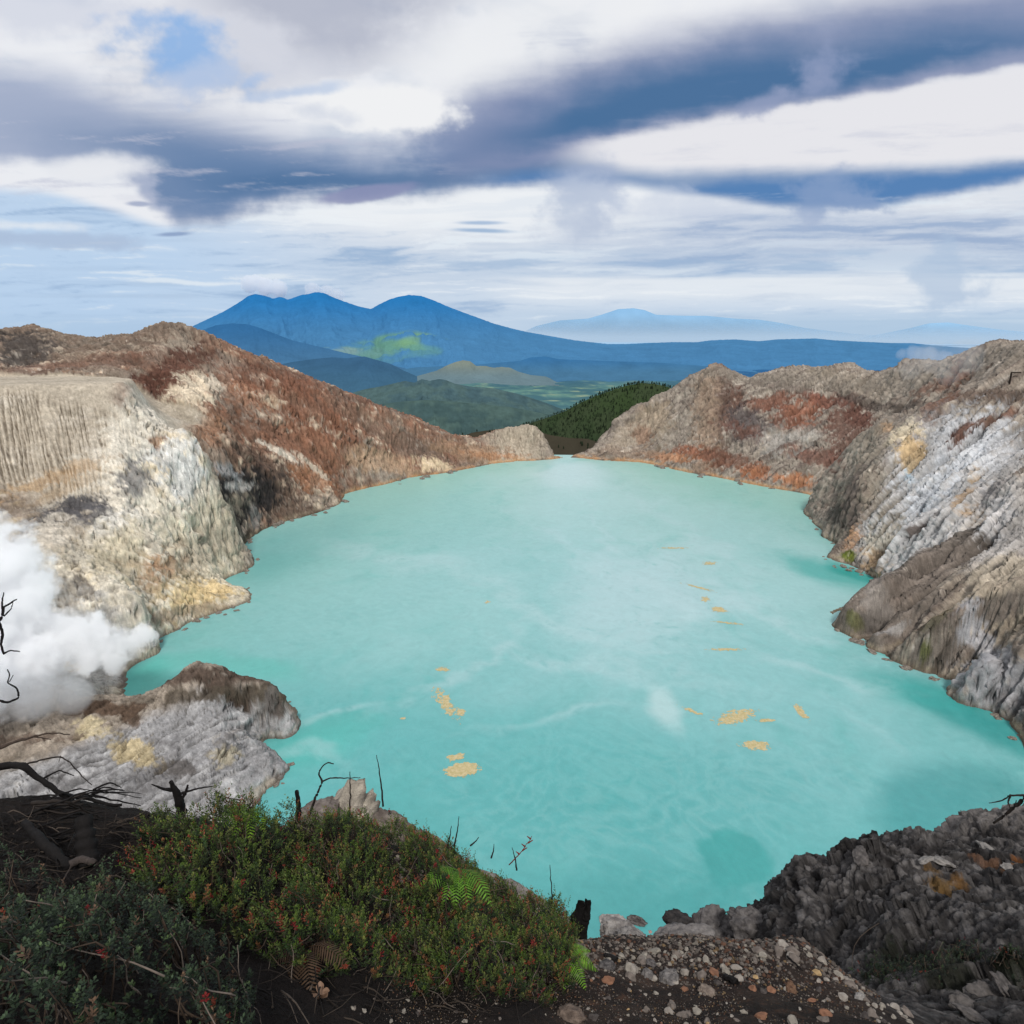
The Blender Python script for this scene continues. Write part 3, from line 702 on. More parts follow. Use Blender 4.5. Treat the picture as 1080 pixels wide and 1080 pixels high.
    dec(120, 727, 16, 5, 0, (214, 204, 186), .8, .4, 1.2)
    # outcrop, grey with dark cap
    c = mc(c, (152, 150, 149), outm)
    c = mc(c, (184, 182, 180), outm*sstep(.0, .5, w3+w2*.6))
    c = mc(c, (104, 101, 100), outm*sstep(.05, .45, -w2+lay*.8)*.8)
    dec(208, 714, 20, 7, 25, (86, 72, 62), 1, .4, .9)
    dec(240, 732, 34, 8, 28, (84, 70, 60), 1, .4, .9)
    dec(282, 736, 22, 9, 5, (84, 74, 62), .95, .4, .9)
    dec(292, 752, 12, 8, 40, (86, 76, 68), .9, .4, .9)
    dec(110, 746, 42, 7, 2, (92, 74, 60), 1, .4, .9)
    dec(138, 756, 14, 8, 40, (90, 72, 58), .9, .4, .9)
    dec(96, 768, 20, 12, 10, (194, 178, 142), .9, .4, 1.2)
    dec(140, 792, 26, 13, 10, (186, 168, 130), .95, .4, 1.2)
    dec(235, 795, 16, 9, -10, (180, 168, 140), .8, .4, 1.2)
    dec(35, 778, 50, 5, -4, (104, 88, 76), .8, .4, 1.4)
    dec(190, 812, 20, 8, 0, (84, 78, 74), .8, .4, 1.2)
    dec(250, 770, 40, 5, -35, (110, 104, 100), .6, .4, 1.6)
    # right wall details
    for px, py, rx, ry, a, col, am in [
        (840, 440, 30, 18, 0, (128, 70, 48), .9), (868, 424, 24, 8, 25, (132, 66, 44), .9), (905, 440, 30, 10, 40, (110, 58, 44), .9), (812, 425, 26, 7, -10, (134, 74, 50), .85),
        (850, 438, 18, 14, 0, (158, 88, 56), .7), (770, 430, 12, 30, 25, (96, 66, 54), .85), (762, 400, 14, 22, 20, (90, 70, 60), .8), (745, 425, 12, 40, 12, (146, 124, 104), .7),
        (790, 452, 30, 14, 30, (84, 76, 74), .9), (900, 465, 34, 12, -40, (112, 66, 50), .8), (735, 480, 28, 9, 8, (150, 82, 50), .95), (795, 500, 18, 11, 10, (176, 98, 54), 1), (835, 508, 22, 7, 8, (190, 112, 64), 1),
        (770, 488, 30, 7, 12, (116, 70, 50), .8), (860, 480, 50, 10, 14, (122, 72, 54), .8), (700, 482, 30, 5, 5, (186, 116, 68), .85), (660, 478, 30, 7, 0, (128, 110, 94), .8), (690, 445, 22, 20, -30, (150, 132, 110), .7),
        (665, 460, 20, 10, -30, (152, 138, 120), .8), (680, 462, 12, 8, 0, (146, 100, 70), .7), (820, 470, 20, 12, 0, (150, 146, 138), .8), (850, 460, 14, 9, 0, (166, 160, 150), .7),
        (900, 405, 60, 9, 6, (140, 128, 112), .8), (960, 400, 30, 12, 0, (134, 126, 116), .8), (920, 430, 60, 5, 12, (76, 66, 60), .75), (820, 405, 40, 5, 6, (96, 84, 76), .6), (1040, 385, 60, 10, -5, (126, 116, 104), .9),
        (1030, 420, 60, 6, -18, (92, 76, 66), .85), (985, 432, 40, 4, -24, (120, 74, 52), .8), (1000, 405, 30, 6, -25, (112, 78, 62), .7)]:
        dec(px, py, rx, ry, a, col, am, .5, 1.1)
    # pale face on the right
    dec(1010, 510, 90, 75, -30, (160, 157, 154), 1, .45, .5)
    dec(960, 560, 60, 50, -30, (166, 163, 160), 1, .45, .5)
    dec(1060, 560, 60, 60, 0, (158, 152, 146), 1, .5, .5)
    pf = sstep(120, 160, x)*sstep(300, 330, y)*(1-sstep(500, 560, y))*sstep(.0, .4, w1*.3+.3)
    dec(1030, 480, 40, 34, -50, (194, 194, 195), .8, .5, 1.3)
    dec(985, 525, 46, 18, -50, (188, 191, 195), .75, .5, 1.3)
    dec(940, 520, 12, 26, 30, (182, 185, 189), .6, .5, 1.3)
    dec(962, 498, 7, 12, 20, (150, 176, 190), .7, .5, 1.0)
    dec(1030, 560, 40, 12, -45, (194, 190, 188), .7, .5, 1.6)
    dec(930, 575, 18, 26, 20, (190, 180, 160), .7, .5, 1.4)
    dec(905, 560, 5, 20, 8, (176, 118, 66), .85, .5, 1.3)
    dec(928, 598, 14, 14, 0, (170, 124, 72), .85, .5, 1.3)
    dec(928, 604, 4, 6, 0, (104, 104, 60), .6, .5, 1.0)
    dec(894, 589, 7, 5, 0, (96, 104, 40), 1, .4, .8)
    dec(1018, 528, 7, 22, 12, (178, 134, 84), .8, .5, 1.4)
    dec(1028, 500, 12, 5, -40, (184, 146, 96), .6, .5, 1.4)
    dec(960, 478, 12, 18, -10, (180, 150, 104), .85, .5, 1.3)
    dec(950, 460, 22, 8, -30, (206, 190, 160), .8, .5, 1.3)
    dec(935, 455, 10, 6, -30, (190, 140, 90), .8, .5, 1.3)
    dec(1012, 456, 14, 6, -40, (112, 62, 40), .95, .4, .9)
    dec(1052, 444, 24, 3, -18, (120, 72, 48), .9, .4, .9)
    dec(920, 480, 20, 30, 35, (132, 122, 108), .85, .5, .8)
    dec(890, 530, 16, 20, 30, (124, 112, 98), .9, .5, .8)
    dec(880, 545, 14, 10, 0, (84, 76, 70), .8, .5, .9)
    dec(900, 515, 26, 5, -40, (90, 80, 74), .85, .5, .9)
    dec(975, 558, 22, 3.5, -32, (92, 82, 76), .95, .4, .8)
    dec(1060, 510, 20, 4, -30, (104, 98, 96), .6, .4, 1.4)
    dec(960, 597, 50, 9, -36, (134, 124, 114), .8, .5, .9)
    # dark ribs, scree between them
    dec(1030, 640, 50, 34, -20, (150, 136, 118), .95, .5, .5)
    dec(1060, 600, 40, 20, -10, (156, 144, 126), .9, .5, .6)
    dec(1020, 655, 36, 6, -30, (142, 96, 68), .7, .5, 1.2)
    for px, py, rx, ry, a in [(925, 642, 44, 22, -38), (965, 610, 60, 13, -38), (1005, 590, 40, 14, -40), (985, 600, 50, 6, -34), (935, 672, 38, 10, -35), (975, 645, 40, 9, -38), (980, 688, 44, 11, -30), (1040, 655, 60, 10, -30), (1020, 685, 44, 9, -28), (900, 655, 18, 14, 0)]:
        dec(px, py, rx, ry, a, (104, 94, 85), .95, .4, .7)
    dec(925, 637, 20, 4, -30, (130, 124, 118), .4, .4, .9)
    dec(940, 665, 18, 3, -30, (146, 142, 138), .7, .4, .9)
    dec(1030, 700, 50, 22, -30, (146, 144, 144), .95, .5, .7)
    dec(1060, 730, 36, 34, -30, (138, 136, 137), .95, .5, .6)
    dec(1040, 690, 16, 20, 10, (176, 174, 176), .7, .5, 1.2)
    dec(1066, 755, 22, 18, 0, (104, 100, 98), .7, .5, 1.2)
    dec(990, 650, 14, 2, -38, (96, 92, 66), .5, .5, 1.2); dec(975, 690, 9, 4, -30, (98, 102, 48), .7, .5, 1.2); dec(898, 655, 8, 6, 0, (96, 96, 52), .7, .5, 1.0)
    # general modulation
    ribm = 1-np.clip(pm, 0, 1)*.6
    k = 1.12+(w3*.30+fine*.50+lay*.12)*ribm
    k *= 1+lin_s*(.30+.18*mR)+s1*(.26-.10*lf)*ribm; k *= 1-.14*outm*land
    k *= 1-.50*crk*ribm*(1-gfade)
    vein = sstep(.90, .99, 1-np.abs(vnoise(c1/6+wt_*2+5, c2/12+wx_*2, c3/7, 174))*2)*sstep(.0, .3, w2)
    c = mc(c, (196, 186, 172), vein*.45*land)
    spk = fbm(x/1.1, y/1.1, z/1.1, oct=3, seed=175, gain=.75); k *= 1+spk*.45
    k *= 1+(iA*.05+iB*.07+iC*.09-(1-kB)*.10-(1-kA)*.08)*ribm
    k *= 1-0.15*sstep(.3, -.5, r2)*ribm*land*(1-gfade)  # hollows of both ridge noises darkened in the albedo, imitating occlusion shade
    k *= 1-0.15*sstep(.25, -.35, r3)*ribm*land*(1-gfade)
    k *= np.clip(1+np.clip(cv, -4, 3)*.05, .75, 1.1)
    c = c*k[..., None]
    # wet dark line and ochre crust at the waterline
    c = mc(c, (176, 160, 134), (1-sstep(2.2, 3.6, z+w3*2.2))*sstep(-.2, .3, w2)*.55)
    c = mc(c, (84, 72, 60), (1-sstep(.5, 1.5, z+w3*1.4))*.75)
    crust = (1-sstep(1.0, 3.4, z+w3*2))*sstep(600, 660, RR)
    c = mc(c, (206, 150, 96), crust*.45*sstep(-.1, .25, w2+.15))
    V = np.stack([x, y, z], -1).reshape(-1, 3)
    quad_z = np.maximum(np.maximum(z[:-1, :-1], z[1:, :-1]), np.maximum(z[:-1, 1:], z[1:, 1:]))
    Q = gridquads(nr, na, quad_z > -2.5)[:, ::-1]
    V, Q, cc = compact(V, Q, c.reshape(-1, 3))
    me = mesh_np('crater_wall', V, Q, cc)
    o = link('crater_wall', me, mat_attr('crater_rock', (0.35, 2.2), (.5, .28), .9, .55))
    tag(o, kind='structure')
    return dict(hit=lambda px, py: hit(z, px, py), x=x, y=y, z=z, az=az, RR=RR)
CR = build_crater()

# ------------------------------------------------------------------ lake
def build_lake():
    na, nr = 900, 620
    az = np.linspace(-0.86, 0.86, na); lr = np.linspace(math.log(75), math.log(836), nr)
    AZ, LR = np.meshgrid(az, lr); RR = np.exp(LR); x = RR*np.sin(AZ); y = RR*np.cos(AZ)
    n1 = fbm(x/80, y/80, oct=5, seed=71); w = fbm(x/45, y/45, oct=3, seed=75)
    n2 = fbm(x/26+w*1.2, y/34+w*1.2, oct=6, seed=72, gain=.6); n3 = fbm(x/8+w*3, y/8-w*3, oct=5, seed=73, gain=.6, ridged=True)
    far = sstep(150, 640, RR); wx = fbm(x/60, y/60, oct=4, seed=76)*26; wy = fbm(x/60+50, y/60, oct=4, seed=77)*26
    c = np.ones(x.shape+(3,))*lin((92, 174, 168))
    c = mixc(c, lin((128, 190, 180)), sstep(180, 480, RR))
    c = mixc(c, lin((142, 200, 184)), sstep(430, 760, RR))  # far water paler: haze and cloud reflection put into the colour
    def bl(px, py, rx, ry, a, col, amt, soft=.6, nz=.8, n=None, wf=.6):
        nonlocal c
        X_, Y_, _ = P0(px, py); u = np.array(P0(px+rx, py))-np.array(P0(px-rx, py)); v = np.array(P0(px, py-ry))-np.array(P0(px, py+ry))
        ar = radians(a); dx, dy = x-X_+wx*wf, y-Y_+wy*wf
        e1 = dx/(u[0]/2); e2 = (dy-dx*v[0]*0)/(v[1]/2)
        ex, ey = e1*rx, -e2*ry
        e1 = (ex*cos(ar)+ey*sin(ar))/rx; e2 = (-ex*sin(ar)+ey*cos(ar))/ry
        d = np.sqrt(e1**2+e2**2)+(n2*.7+n1*.5)*nz
        m = (1-sstep(1-soft, 1+soft, d))*amt
        if n is not None: m = m*n
        c = mixc(c, lin(col), m)
    c = mixc(c, lin((72, 160, 156)), sstep(-.1, .45, n1)*.35*(1-far*.7))
    c = mixc(c, lin((70, 170, 158)), sstep(.05, .4, n2)*.22)
    milky = sstep(.15, .6, n3*.6+n2*.5)
    c = mixc(c, lin((176, 214, 206)), milky*.14*sstep(-.1, .3, n1))
    bl(610, 515, 80, 45, 0, (182, 216, 212), .4); bl(600, 500, 30, 14, 0, (196, 224, 220), .4)  # pale glare painted at the far centre
    bl(640, 650, 230, 90, 10, (150, 200, 196), .5); bl(690, 620, 90, 40, -20, (180, 212, 210), .5, n=sstep(-.1, .4, n3)); bl(700, 745, 14, 26, 0, (176, 212, 206), .7, .5, .5)
    bl(800, 580, 110, 60, 30, (160, 206, 200), .5)
    bl(300, 580, 60, 30, -20, (112, 178, 170), .6); bl(285, 600, 40, 20, -10, (98, 172, 162), .5); bl(400, 640, 140, 50, 0, (146, 200, 192), .4)
    bl(770, 905, 42, 36, 0, (62, 158, 150), .8, .16, .9); bl(720, 945, 90, 45, 0, (70, 158, 152), .7); bl(620, 950, 90, 40, 0, (78, 160, 155), .6)
    bl(980, 860, 80, 40, -30, (58, 146, 142), .7, .5); bl(1050, 840, 40, 30, 0, (66, 146, 142), .7)
    bl(160, 715, 30, 18, 0, (84, 188, 170), .8); bl(255, 702, 60, 10, 5, (92, 182, 168), .7); bl(330, 790, 50, 30, -10, (84, 184, 170), .8); bl(345, 765, 70, 14, -5, (80, 172, 160), .55, .3); bl(420, 860, 60, 30, 20, (84, 166, 160), .5)
    bl(880, 605, 50, 18, 25, (60, 166, 154), .8); bl(915, 610, 22, 9, 25, (38, 152, 140), .9); bl(990, 735, 60, 22, 30, (52, 160, 150), .85); bl(1040, 770, 40, 24, 45, (44, 148, 140), .8); bl(935, 690, 20, 6, 20, (50, 170, 155), .8); bl(865, 540, 16, 10, 0, (110, 184, 170), .6)
    bl(560, 800, 200, 50, 0, (92, 176, 170), .4)
    for px, py, rx, ry, a in [(560, 640, 90, 5, 25), (640, 600, 110, 4, 35), (700, 660, 70, 5, -20), (620, 700, 90, 4, 12), (800, 640, 60, 4, 30), (500, 700, 70, 4, -30), (720, 560, 60, 5, 60), (590, 760, 60, 4, -12), (850, 700, 60, 4, 10), (430, 590, 80, 4, 10), (640, 565, 40, 3, 80), (350, 750, 60, 4, -12), (330, 800, 50, 4, 14)]:
        bl(px, py, rx, ry*1.6, a, (170, 208, 204), .35, .9, 1.3, n=sstep(-.2, .6, n3), wf=1.6)
    V = np.stack([x, y, np.zeros_like(x)], -1).reshape(-1, 3)
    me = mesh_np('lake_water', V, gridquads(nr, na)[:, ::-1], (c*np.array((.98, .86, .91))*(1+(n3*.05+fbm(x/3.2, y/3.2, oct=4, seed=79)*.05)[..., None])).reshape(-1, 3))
    m, nt, out = new_mat('lake')
    at = nt.node('ShaderNodeAttribute', attribute_name='Col').outputs['Color']
    pos = nt.node('ShaderNodeNewGeometry').outputs['Position']
    n1_ = nt.noise(pos, 0.12, 8, .62, 1.5); n2_ = nt.noise(pos, .9, 6, .7, .6)
    k = (n1_-.5)*.24+(n2_-.5)*.14+1.0
    cc = nt.mix(1.0, at, nt.vec(k, k, k), 'MULTIPLY')
    b = nt.node('ShaderNodeBump'); b.inputs['Strength'].default_value = .45; b.inputs['Distance'].default_value = .2
    nt.put(b.inputs['Height'], nt.noise(pos, 1.6, 5, .6))
    principled(nt, out, cc, .30, .16, b.outputs[0])
    tag(link('lake_water', me, m), kind='structure')
build_lake()

# ------------------------------------------------------------------ land beyond the crater
def land_mat(name, sc, bump):
    return mat_attr(name, (sc, sc*6), (bump, bump*.3), .6, .14, 1.0, 0.0)
def mountain(name, sil, Yd, zbase, front, back, cols, seed, na=500, nr=130, rough=1.0, extra=None, ravine=1.0, kind='structure', fade=None, taper=False):
    """a range whose skyline is known: height over (azimuth, distance), carved by ravines running off the crest"""
    pts = [P(px, py, Yd) for px, py in sil]
    a = np.array([atan2(p[0], p[1]) for p in pts]); zt = np.array([p[2] for p in pts])
    A_ = np.linspace(a[0], a[-1], na); 
    top = np.interp(A_, a, zt); tq = np.linspace(0, 1, na); top = zbase+(top-zbase)*sstep(0, .10, tq)*sstep(0, .10, 1-tq) if taper else top
    k = np.hanning(5); k /= k.sum(); top = np.convolve(np.pad(top, 2, 'edge'), k, 'valid')
    t = np.concatenate([np.linspace(-1, 0, int(nr*.75)), np.linspace(0, 1, nr-int(nr*.75)+1)[1:]])
    AA, T = np.meshgrid(A_, t); TOP = np.broadcast_to(top, AA.shape)
    hgt = np.maximum(TOP-zbase, 0)
    RR = Yd/np.cos(AA)*1.0+np.where(T < 0, T*front, T*back)
    x = RR*np.sin(AA); y = RR*np.cos(AA)
    prof = np.where(T < 0, np.power(1-np.abs(T), 1.45), 1-T*T)
    z = zbase+hgt*prof
    S = Yd*0.03
    rv = fbm(AA*Yd/S+fbm(AA*Yd/S/2, T*2, oct=2, seed=seed+5)*.8, T*1.6, oct=6, seed=seed, ridged=True, gain=.55)
    r2 = fbm(x/(S*1.5), y/(S*1.5), oct=5, seed=seed+9)
    w = np.clip(-T*4, 0, 1)*(1-np.clip((-T-.85)/.15, 0, 1)*.6)
    z = z+hgt*(rv-.35)*.09*w*ravine+hgt*r2*.07*w*rough
    z += fbm(AA*Yd/(S*.12), T*20, oct=3, seed=seed+3)*Yd*0.0006*rough
    h01 = np.clip((z-zbase)/max(hgt.max(), 1), 0, 1)
    c = np.ones(x.shape+(3,))*lin(cols[0])  # for the far ranges, blue aerial haze is already in these colours
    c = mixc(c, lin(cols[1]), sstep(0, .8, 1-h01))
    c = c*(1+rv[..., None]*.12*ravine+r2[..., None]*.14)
    if extra: c = extra(c, x, y, z, rv, r2)
    V = np.stack([x, y, z], -1).reshape(-1, 3)
    att = {}
    if fade: att['Fade'] = sstep(fade[0], fade[1], z).ravel()  # low parts turn transparent to imitate haze
    me = mesh_np(name, V, gridquads(*x.shape)[:, ::-1], c.reshape(-1, 3), attrs=att)
    if fade:
        m, nt, out = new_mat(name+'_surface')
        at = nt.node('ShaderNodeAttribute', attribute_name='Col').outputs['Color']; fa = nt.node('ShaderNodeAttribute', attribute_name='Fade').outputs['Fac']
        d = nt.node('ShaderNodeBsdfDiffuse'); nt.l.new(at, d.inputs[0]); tr = nt.node('ShaderNodeBsdfTransparent')
        mx = nt.node('ShaderNodeMixShader'); nt.l.new(fa, mx.inputs[0]); nt.l.new(tr.outputs[0], mx.inputs[1]); nt.l.new(d.outputs[0], mx.inputs[2]); nt.l.new(mx.outputs[0], out.inputs[0])
    else: m = land_mat(name+'_surface', 40/Yd, Yd*.0012)
    o = link(name, me, m); tag(o, kind=kind)
    return o, (x, y, z)
ZP = -620.0
def blobf(px, py, Y):
    return P(px, py, Y)
def build_far():
    # the plain out to the haze: one sheet from the crater's foot to the horizon
    az = np.linspace(-.95, .95, 420); lr = np.linspace(math.log(1300), math.log(120000), 420)
    AZ, LR = np.meshgrid(az, lr); RR = np.exp(LR); x = RR*np.sin(AZ); y = RR*np.cos(AZ)
    z = ZP-RR*RR/(2*6.371e6)*.9+fbm(x/900, y/900, oct=5, seed=90)*60*sstep(1300, 3500, RR)+0*x
    flank = np.clip((3400-RR)/2100, 0, 1); z = z+flank**1.4*380*(1+.3*fbm(x/300, y/300, oct=4, seed=91))
    n = fbm(x/1200, y/1200, oct=6, seed=92, gain=.6); n2 = fbm(x/260, y/260, oct=5, seed=93, gain=.6)
    px, py = proj(x, y, z)
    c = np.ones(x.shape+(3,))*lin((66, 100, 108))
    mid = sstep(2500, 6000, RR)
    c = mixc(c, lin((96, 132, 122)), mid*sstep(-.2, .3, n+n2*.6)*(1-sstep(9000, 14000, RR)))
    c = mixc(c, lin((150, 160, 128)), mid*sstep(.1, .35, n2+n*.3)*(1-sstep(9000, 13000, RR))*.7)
    c = mixc(c, lin((48, 92, 132)), sstep(9500, 14000, RR))  # bluer, then paler with distance: haze painted into the plain's colour
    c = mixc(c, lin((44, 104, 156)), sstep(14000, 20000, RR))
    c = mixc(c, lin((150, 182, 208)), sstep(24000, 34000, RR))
    V = np.stack([x, y, z], -1).reshape(-1, 3)
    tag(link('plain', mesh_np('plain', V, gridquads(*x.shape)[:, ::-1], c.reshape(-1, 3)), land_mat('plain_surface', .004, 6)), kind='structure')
    # far hazy volcano and its shoulder
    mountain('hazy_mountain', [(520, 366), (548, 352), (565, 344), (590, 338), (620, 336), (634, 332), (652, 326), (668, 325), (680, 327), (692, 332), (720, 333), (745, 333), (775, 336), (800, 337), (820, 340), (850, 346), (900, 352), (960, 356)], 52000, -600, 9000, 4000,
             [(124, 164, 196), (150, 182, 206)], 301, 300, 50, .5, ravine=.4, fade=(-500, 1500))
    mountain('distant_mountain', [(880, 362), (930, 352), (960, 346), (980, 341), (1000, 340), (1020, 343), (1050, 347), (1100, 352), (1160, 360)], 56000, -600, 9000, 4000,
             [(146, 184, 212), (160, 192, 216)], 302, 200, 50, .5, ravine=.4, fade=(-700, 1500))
    # twin peaks and the long caldera rim
    def lit(c, x, y, z, rv, r2):  # sunlit patches on the flank, painted into its colour
        for px_, py_, rx_, ry_, col, am in [(430, 362, 34, 11, (96, 140, 112), .8), (448, 357, 16, 8, (112, 152, 112), .7), (405, 368, 36, 4, (98, 136, 134), .6), (462, 366, 22, 5, (88, 136, 134), .6), (392, 367, 18, 3, (122, 146, 144), .6), (560, 382, 20, 4, (80, 150, 120), .6)]:
            q0 = blobf(px_, py_, 20000)
            u = (x-q0[0])/(rx_/F*21000); 
            zz = (z-q0[2])/(ry_/F*21000)
            d = np.sqrt(u*u+zz*zz)+r2*1.3+rv*.5-.2
            c = mixc(c, lin(col), (1-sstep(.45, 1.2, d))*am)
        return c
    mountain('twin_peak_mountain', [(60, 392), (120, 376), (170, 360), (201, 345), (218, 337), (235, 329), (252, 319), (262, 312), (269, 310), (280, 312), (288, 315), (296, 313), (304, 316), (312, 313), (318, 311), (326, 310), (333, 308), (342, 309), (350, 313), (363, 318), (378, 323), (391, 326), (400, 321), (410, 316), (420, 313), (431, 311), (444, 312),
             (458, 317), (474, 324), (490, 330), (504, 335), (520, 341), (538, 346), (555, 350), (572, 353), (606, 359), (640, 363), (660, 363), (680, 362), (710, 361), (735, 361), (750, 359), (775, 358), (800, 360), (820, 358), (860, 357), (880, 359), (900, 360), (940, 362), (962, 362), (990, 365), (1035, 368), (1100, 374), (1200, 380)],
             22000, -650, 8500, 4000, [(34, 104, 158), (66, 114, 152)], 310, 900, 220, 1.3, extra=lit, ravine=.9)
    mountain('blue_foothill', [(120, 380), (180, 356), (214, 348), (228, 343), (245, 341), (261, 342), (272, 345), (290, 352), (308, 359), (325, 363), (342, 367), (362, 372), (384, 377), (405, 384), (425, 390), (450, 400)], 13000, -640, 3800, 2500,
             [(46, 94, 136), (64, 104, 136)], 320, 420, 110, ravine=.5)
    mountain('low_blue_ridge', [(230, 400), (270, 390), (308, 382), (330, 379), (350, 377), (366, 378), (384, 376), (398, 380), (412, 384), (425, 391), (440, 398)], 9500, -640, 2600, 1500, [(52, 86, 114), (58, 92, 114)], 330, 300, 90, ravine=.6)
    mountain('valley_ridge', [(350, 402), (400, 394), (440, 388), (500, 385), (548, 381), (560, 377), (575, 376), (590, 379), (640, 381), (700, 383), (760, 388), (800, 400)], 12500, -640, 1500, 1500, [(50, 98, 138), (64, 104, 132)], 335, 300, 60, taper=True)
    mountain('tan_hills', [(425, 401), (440, 397), (461, 391), (472, 385), (480, 382), (488, 380), (496, 381), (502, 386), (512, 386), (521, 388), (529, 387), (538, 388), (546, 392), (560, 396), (590, 399)], 11200, -640, 900, 800, [(112, 120, 110), (94, 114, 120)], 340, 260, 60, ravine=.9, taper=True)
    def hills(c, x, y, z, rv, r2):
        c = mixc(c, lin((84, 104, 94)), sstep(.0, .3, r2+rv*.3)*.35); c = c*(1+fbm(x/60, y/60, oct=4, seed=399, gain=.7)*.5)[..., None]
        return c
    mountain('green_hills', [(340, 428), (367, 416), (385, 411), (401, 408), (414, 405), (427, 402), (437, 404), (445, 400), (453, 402), (463, 400), (470, 401), (480, 405), (495, 408), (510, 409), (521, 410), (546, 416), (562, 421), (576, 426), (600, 436), (625, 444)], 5200, -620, 1900, 800,
             [(64, 86, 92), (62, 84, 86)], 350, 520, 130, extra=hills, taper=True)
    mountain('valley_hill', [(330, 440), (380, 430), (420, 424), (450, 422), (490, 425), (540, 430), (580, 438), (620, 450)], 4100, -640, 1300, 500, [(60, 80, 80), (54, 72, 70)], 355, 400, 90, extra=hills, taper=True)
    def pine(c, x, y, z, rv, r2):
        c = mixc(c, lin((56, 66, 46)), sstep(-.1, .3, r2+rv*.2)*.8)
        return c
    o, (hx, hy, hz) = mountain('forested_hill', [(520, 462), (545, 452), (562, 446), (580, 440), (596, 434), (612, 425), (628, 418), (645, 412), (660, 407), (676, 404), (690, 405), (704, 408), (715, 412), (740, 424), (780, 440)], 2100, -330, 900, 300,
             [(52, 66, 40), (40, 50, 38)], 360, 420, 130, extra=pine)
    o2, (fx_, fy_, fz_) = mountain('dark_spur', [(455, 470), (500, 456), (530, 452), (560, 453), (580, 459), (600, 462), (620, 463), (640, 470), (680, 480)], 1420, -210, 240, 100, [(58, 54, 44), (46, 44, 38)], 370, 300, 60)
    # pines one can tell apart on the hill and on the saddle
    random.seed(5)
    tm, nt, out = new_mat('pine_foliage')
    nz = nt.noise(nt.node('ShaderNodeNewGeometry').outputs['Position'], .5, 3)
    principled(nt, out, nt.mix(nz, lin((36, 46, 36)), lin((58, 70, 50))), 1, 0)
    bm_, nt, out = new_mat('pine_bark'); principled(nt, out, lin((60, 52, 46)), 1, 0)
    kinds = []
    for kk in range(4):
        rg = np.random.default_rng(50+kk); Vs = []; Qs = []; n0 = 0
        for i in range(260):
            t_ = rg.random()**.8; zz = 2.2+t_*7.5; rad = (1-t_)*2.3*(.5+.6*rg.random())+.25; a = rg.random()*6.283
            cxx, cyy = rad*cos(a), rad*sin(a); s_ = .35+.55*rg.random()
            v = rg.normal(size=(3, 3))*s_; v += (cxx, cyy, zz); Vs.append(v); Qs.append([n0, n0+1, n0+2]); n0 += 3
        me = mesh_np('crown', np.concatenate(Vs), np.array(Qs), smooth=False); me.materials.append(tm)
        n = 6; ang = np.arange(n)*2*pi/n
        V = np.concatenate([np.stack([.22*np.cos(ang), .22*np.sin(ang), 0*ang-1], 1), np.stack([.06*np.cos(ang), .06*np.sin(ang), 0*ang+8.5], 1)])
        Q = [[i, (i+1) % n, n+(i+1) % n, n+i] for i in range(n)]
        mt = mesh_np('trunk', V, np.array(Q)); mt.materials.append(bm_); kinds.append((me, mt))
    def woods(X_, Y_, Z_, n, wantf, sc, seed):
        rg = np.random.default_rng(seed); nyy, nxx = X_.shape
        i = rg.integers(0, nyy, n*6); j = rg.integers(0, nxx, n*6); qx, qy = proj(X_[i, j], Y_[i, j], Z_[i, j])
        ok = np.array([wantf((a_, b_), ii, nyy) for a_, b_, ii in zip(qx, qy, i)])
        i, j = i[ok][:n], j[ok][:n]; Vs = []; Qs = []; n0 = 0
        m = 26
        for ii, jj in zip(i, j):
            t_ = rg.random(m)**.8; s_ = sc*rg.uniform(.6, 1.2); rad = (1-t_)*2.3*(.5+.6*rg.random(m))+.25; a = rg.random(m)*6.283
            cen = np.stack([rad*np.cos(a), rad*np.sin(a), 1+t_*8.5], 1)
            v = rg.normal(size=(m, 3, 3))*1.0+cen[:, None]
            Vs.append(v.reshape(-1, 3)*s_+(X_[ii, jj], Y_[ii, jj], Z_[ii, jj])); Qs.append(np.arange(m*3).reshape(-1, 3)+n0); n0 += m*3
        o = link('pine_forest', mesh_np('pine_forest', np.concatenate(Vs), np.concatenate(Qs), smooth=False), tm)
        tag(o, 'dense dark pine woodland covering the hill behind the low saddle of the rim', 'woodland', kind='stuff')
    def plant(X_, Y_, Z_, n, lbl, group, wantf, sc):
        k = 0; tries = 0
        nyy, nxx = X_.shape
        while k < n and tries < n*60:
            tries += 1
            i = int(random.random()*nyy); j = int(random.random()*nxx)
            p = (X_[i, j], Y_[i, j], Z_[i, j]); q = proj(*p)
            if not wantf(q, i, nyy): continue
            e = empty('pine_tree', p, lbl, 'tree', group); s_ = sc*random.uniform(.7, 1.35); e.scale = (s_, s_, s_*random.uniform(.9, 1.25)); e.rotation_euler = (0, 0, random.random()*6)
            cr, tr = random.choice(kinds)
            a = link('crown', cr, None, e); b = link('trunk', tr, None, e); k += 1
    crest = lambda q, i, n: 590 < q[0] < 712 and n*.70 < i < n*.77
    face = lambda q, i, n: 560 < q[0] < 700 and n*.40 < i < n*.72 and q[1] < 470
    woods(hx, hy, hz, 4200, lambda q, i, n: 540 < q[0] < 740 and n*.2 < i < n*.78, .75, 9)
    plant(hx, hy, hz, 75, 'small dark conifer on the skyline of the forested hill beyond the crater', 'conifers along the crest of the forested hill', crest, .75)
    plant(hx, hy, hz, 150, 'small dark conifer on the near flank of the forested hill beyond the crater', 'conifers on the flank of the forested hill', face, .7)
    plant(fx_, fy_, fz_, 60, 'small dark conifer on the dark spur behind the low saddle of the crater rim', 'conifers on the spur behind the saddle', lambda q, i, n: 470 < q[0] < 640 and n*.35 < i < n*.77, .8)
build_far()

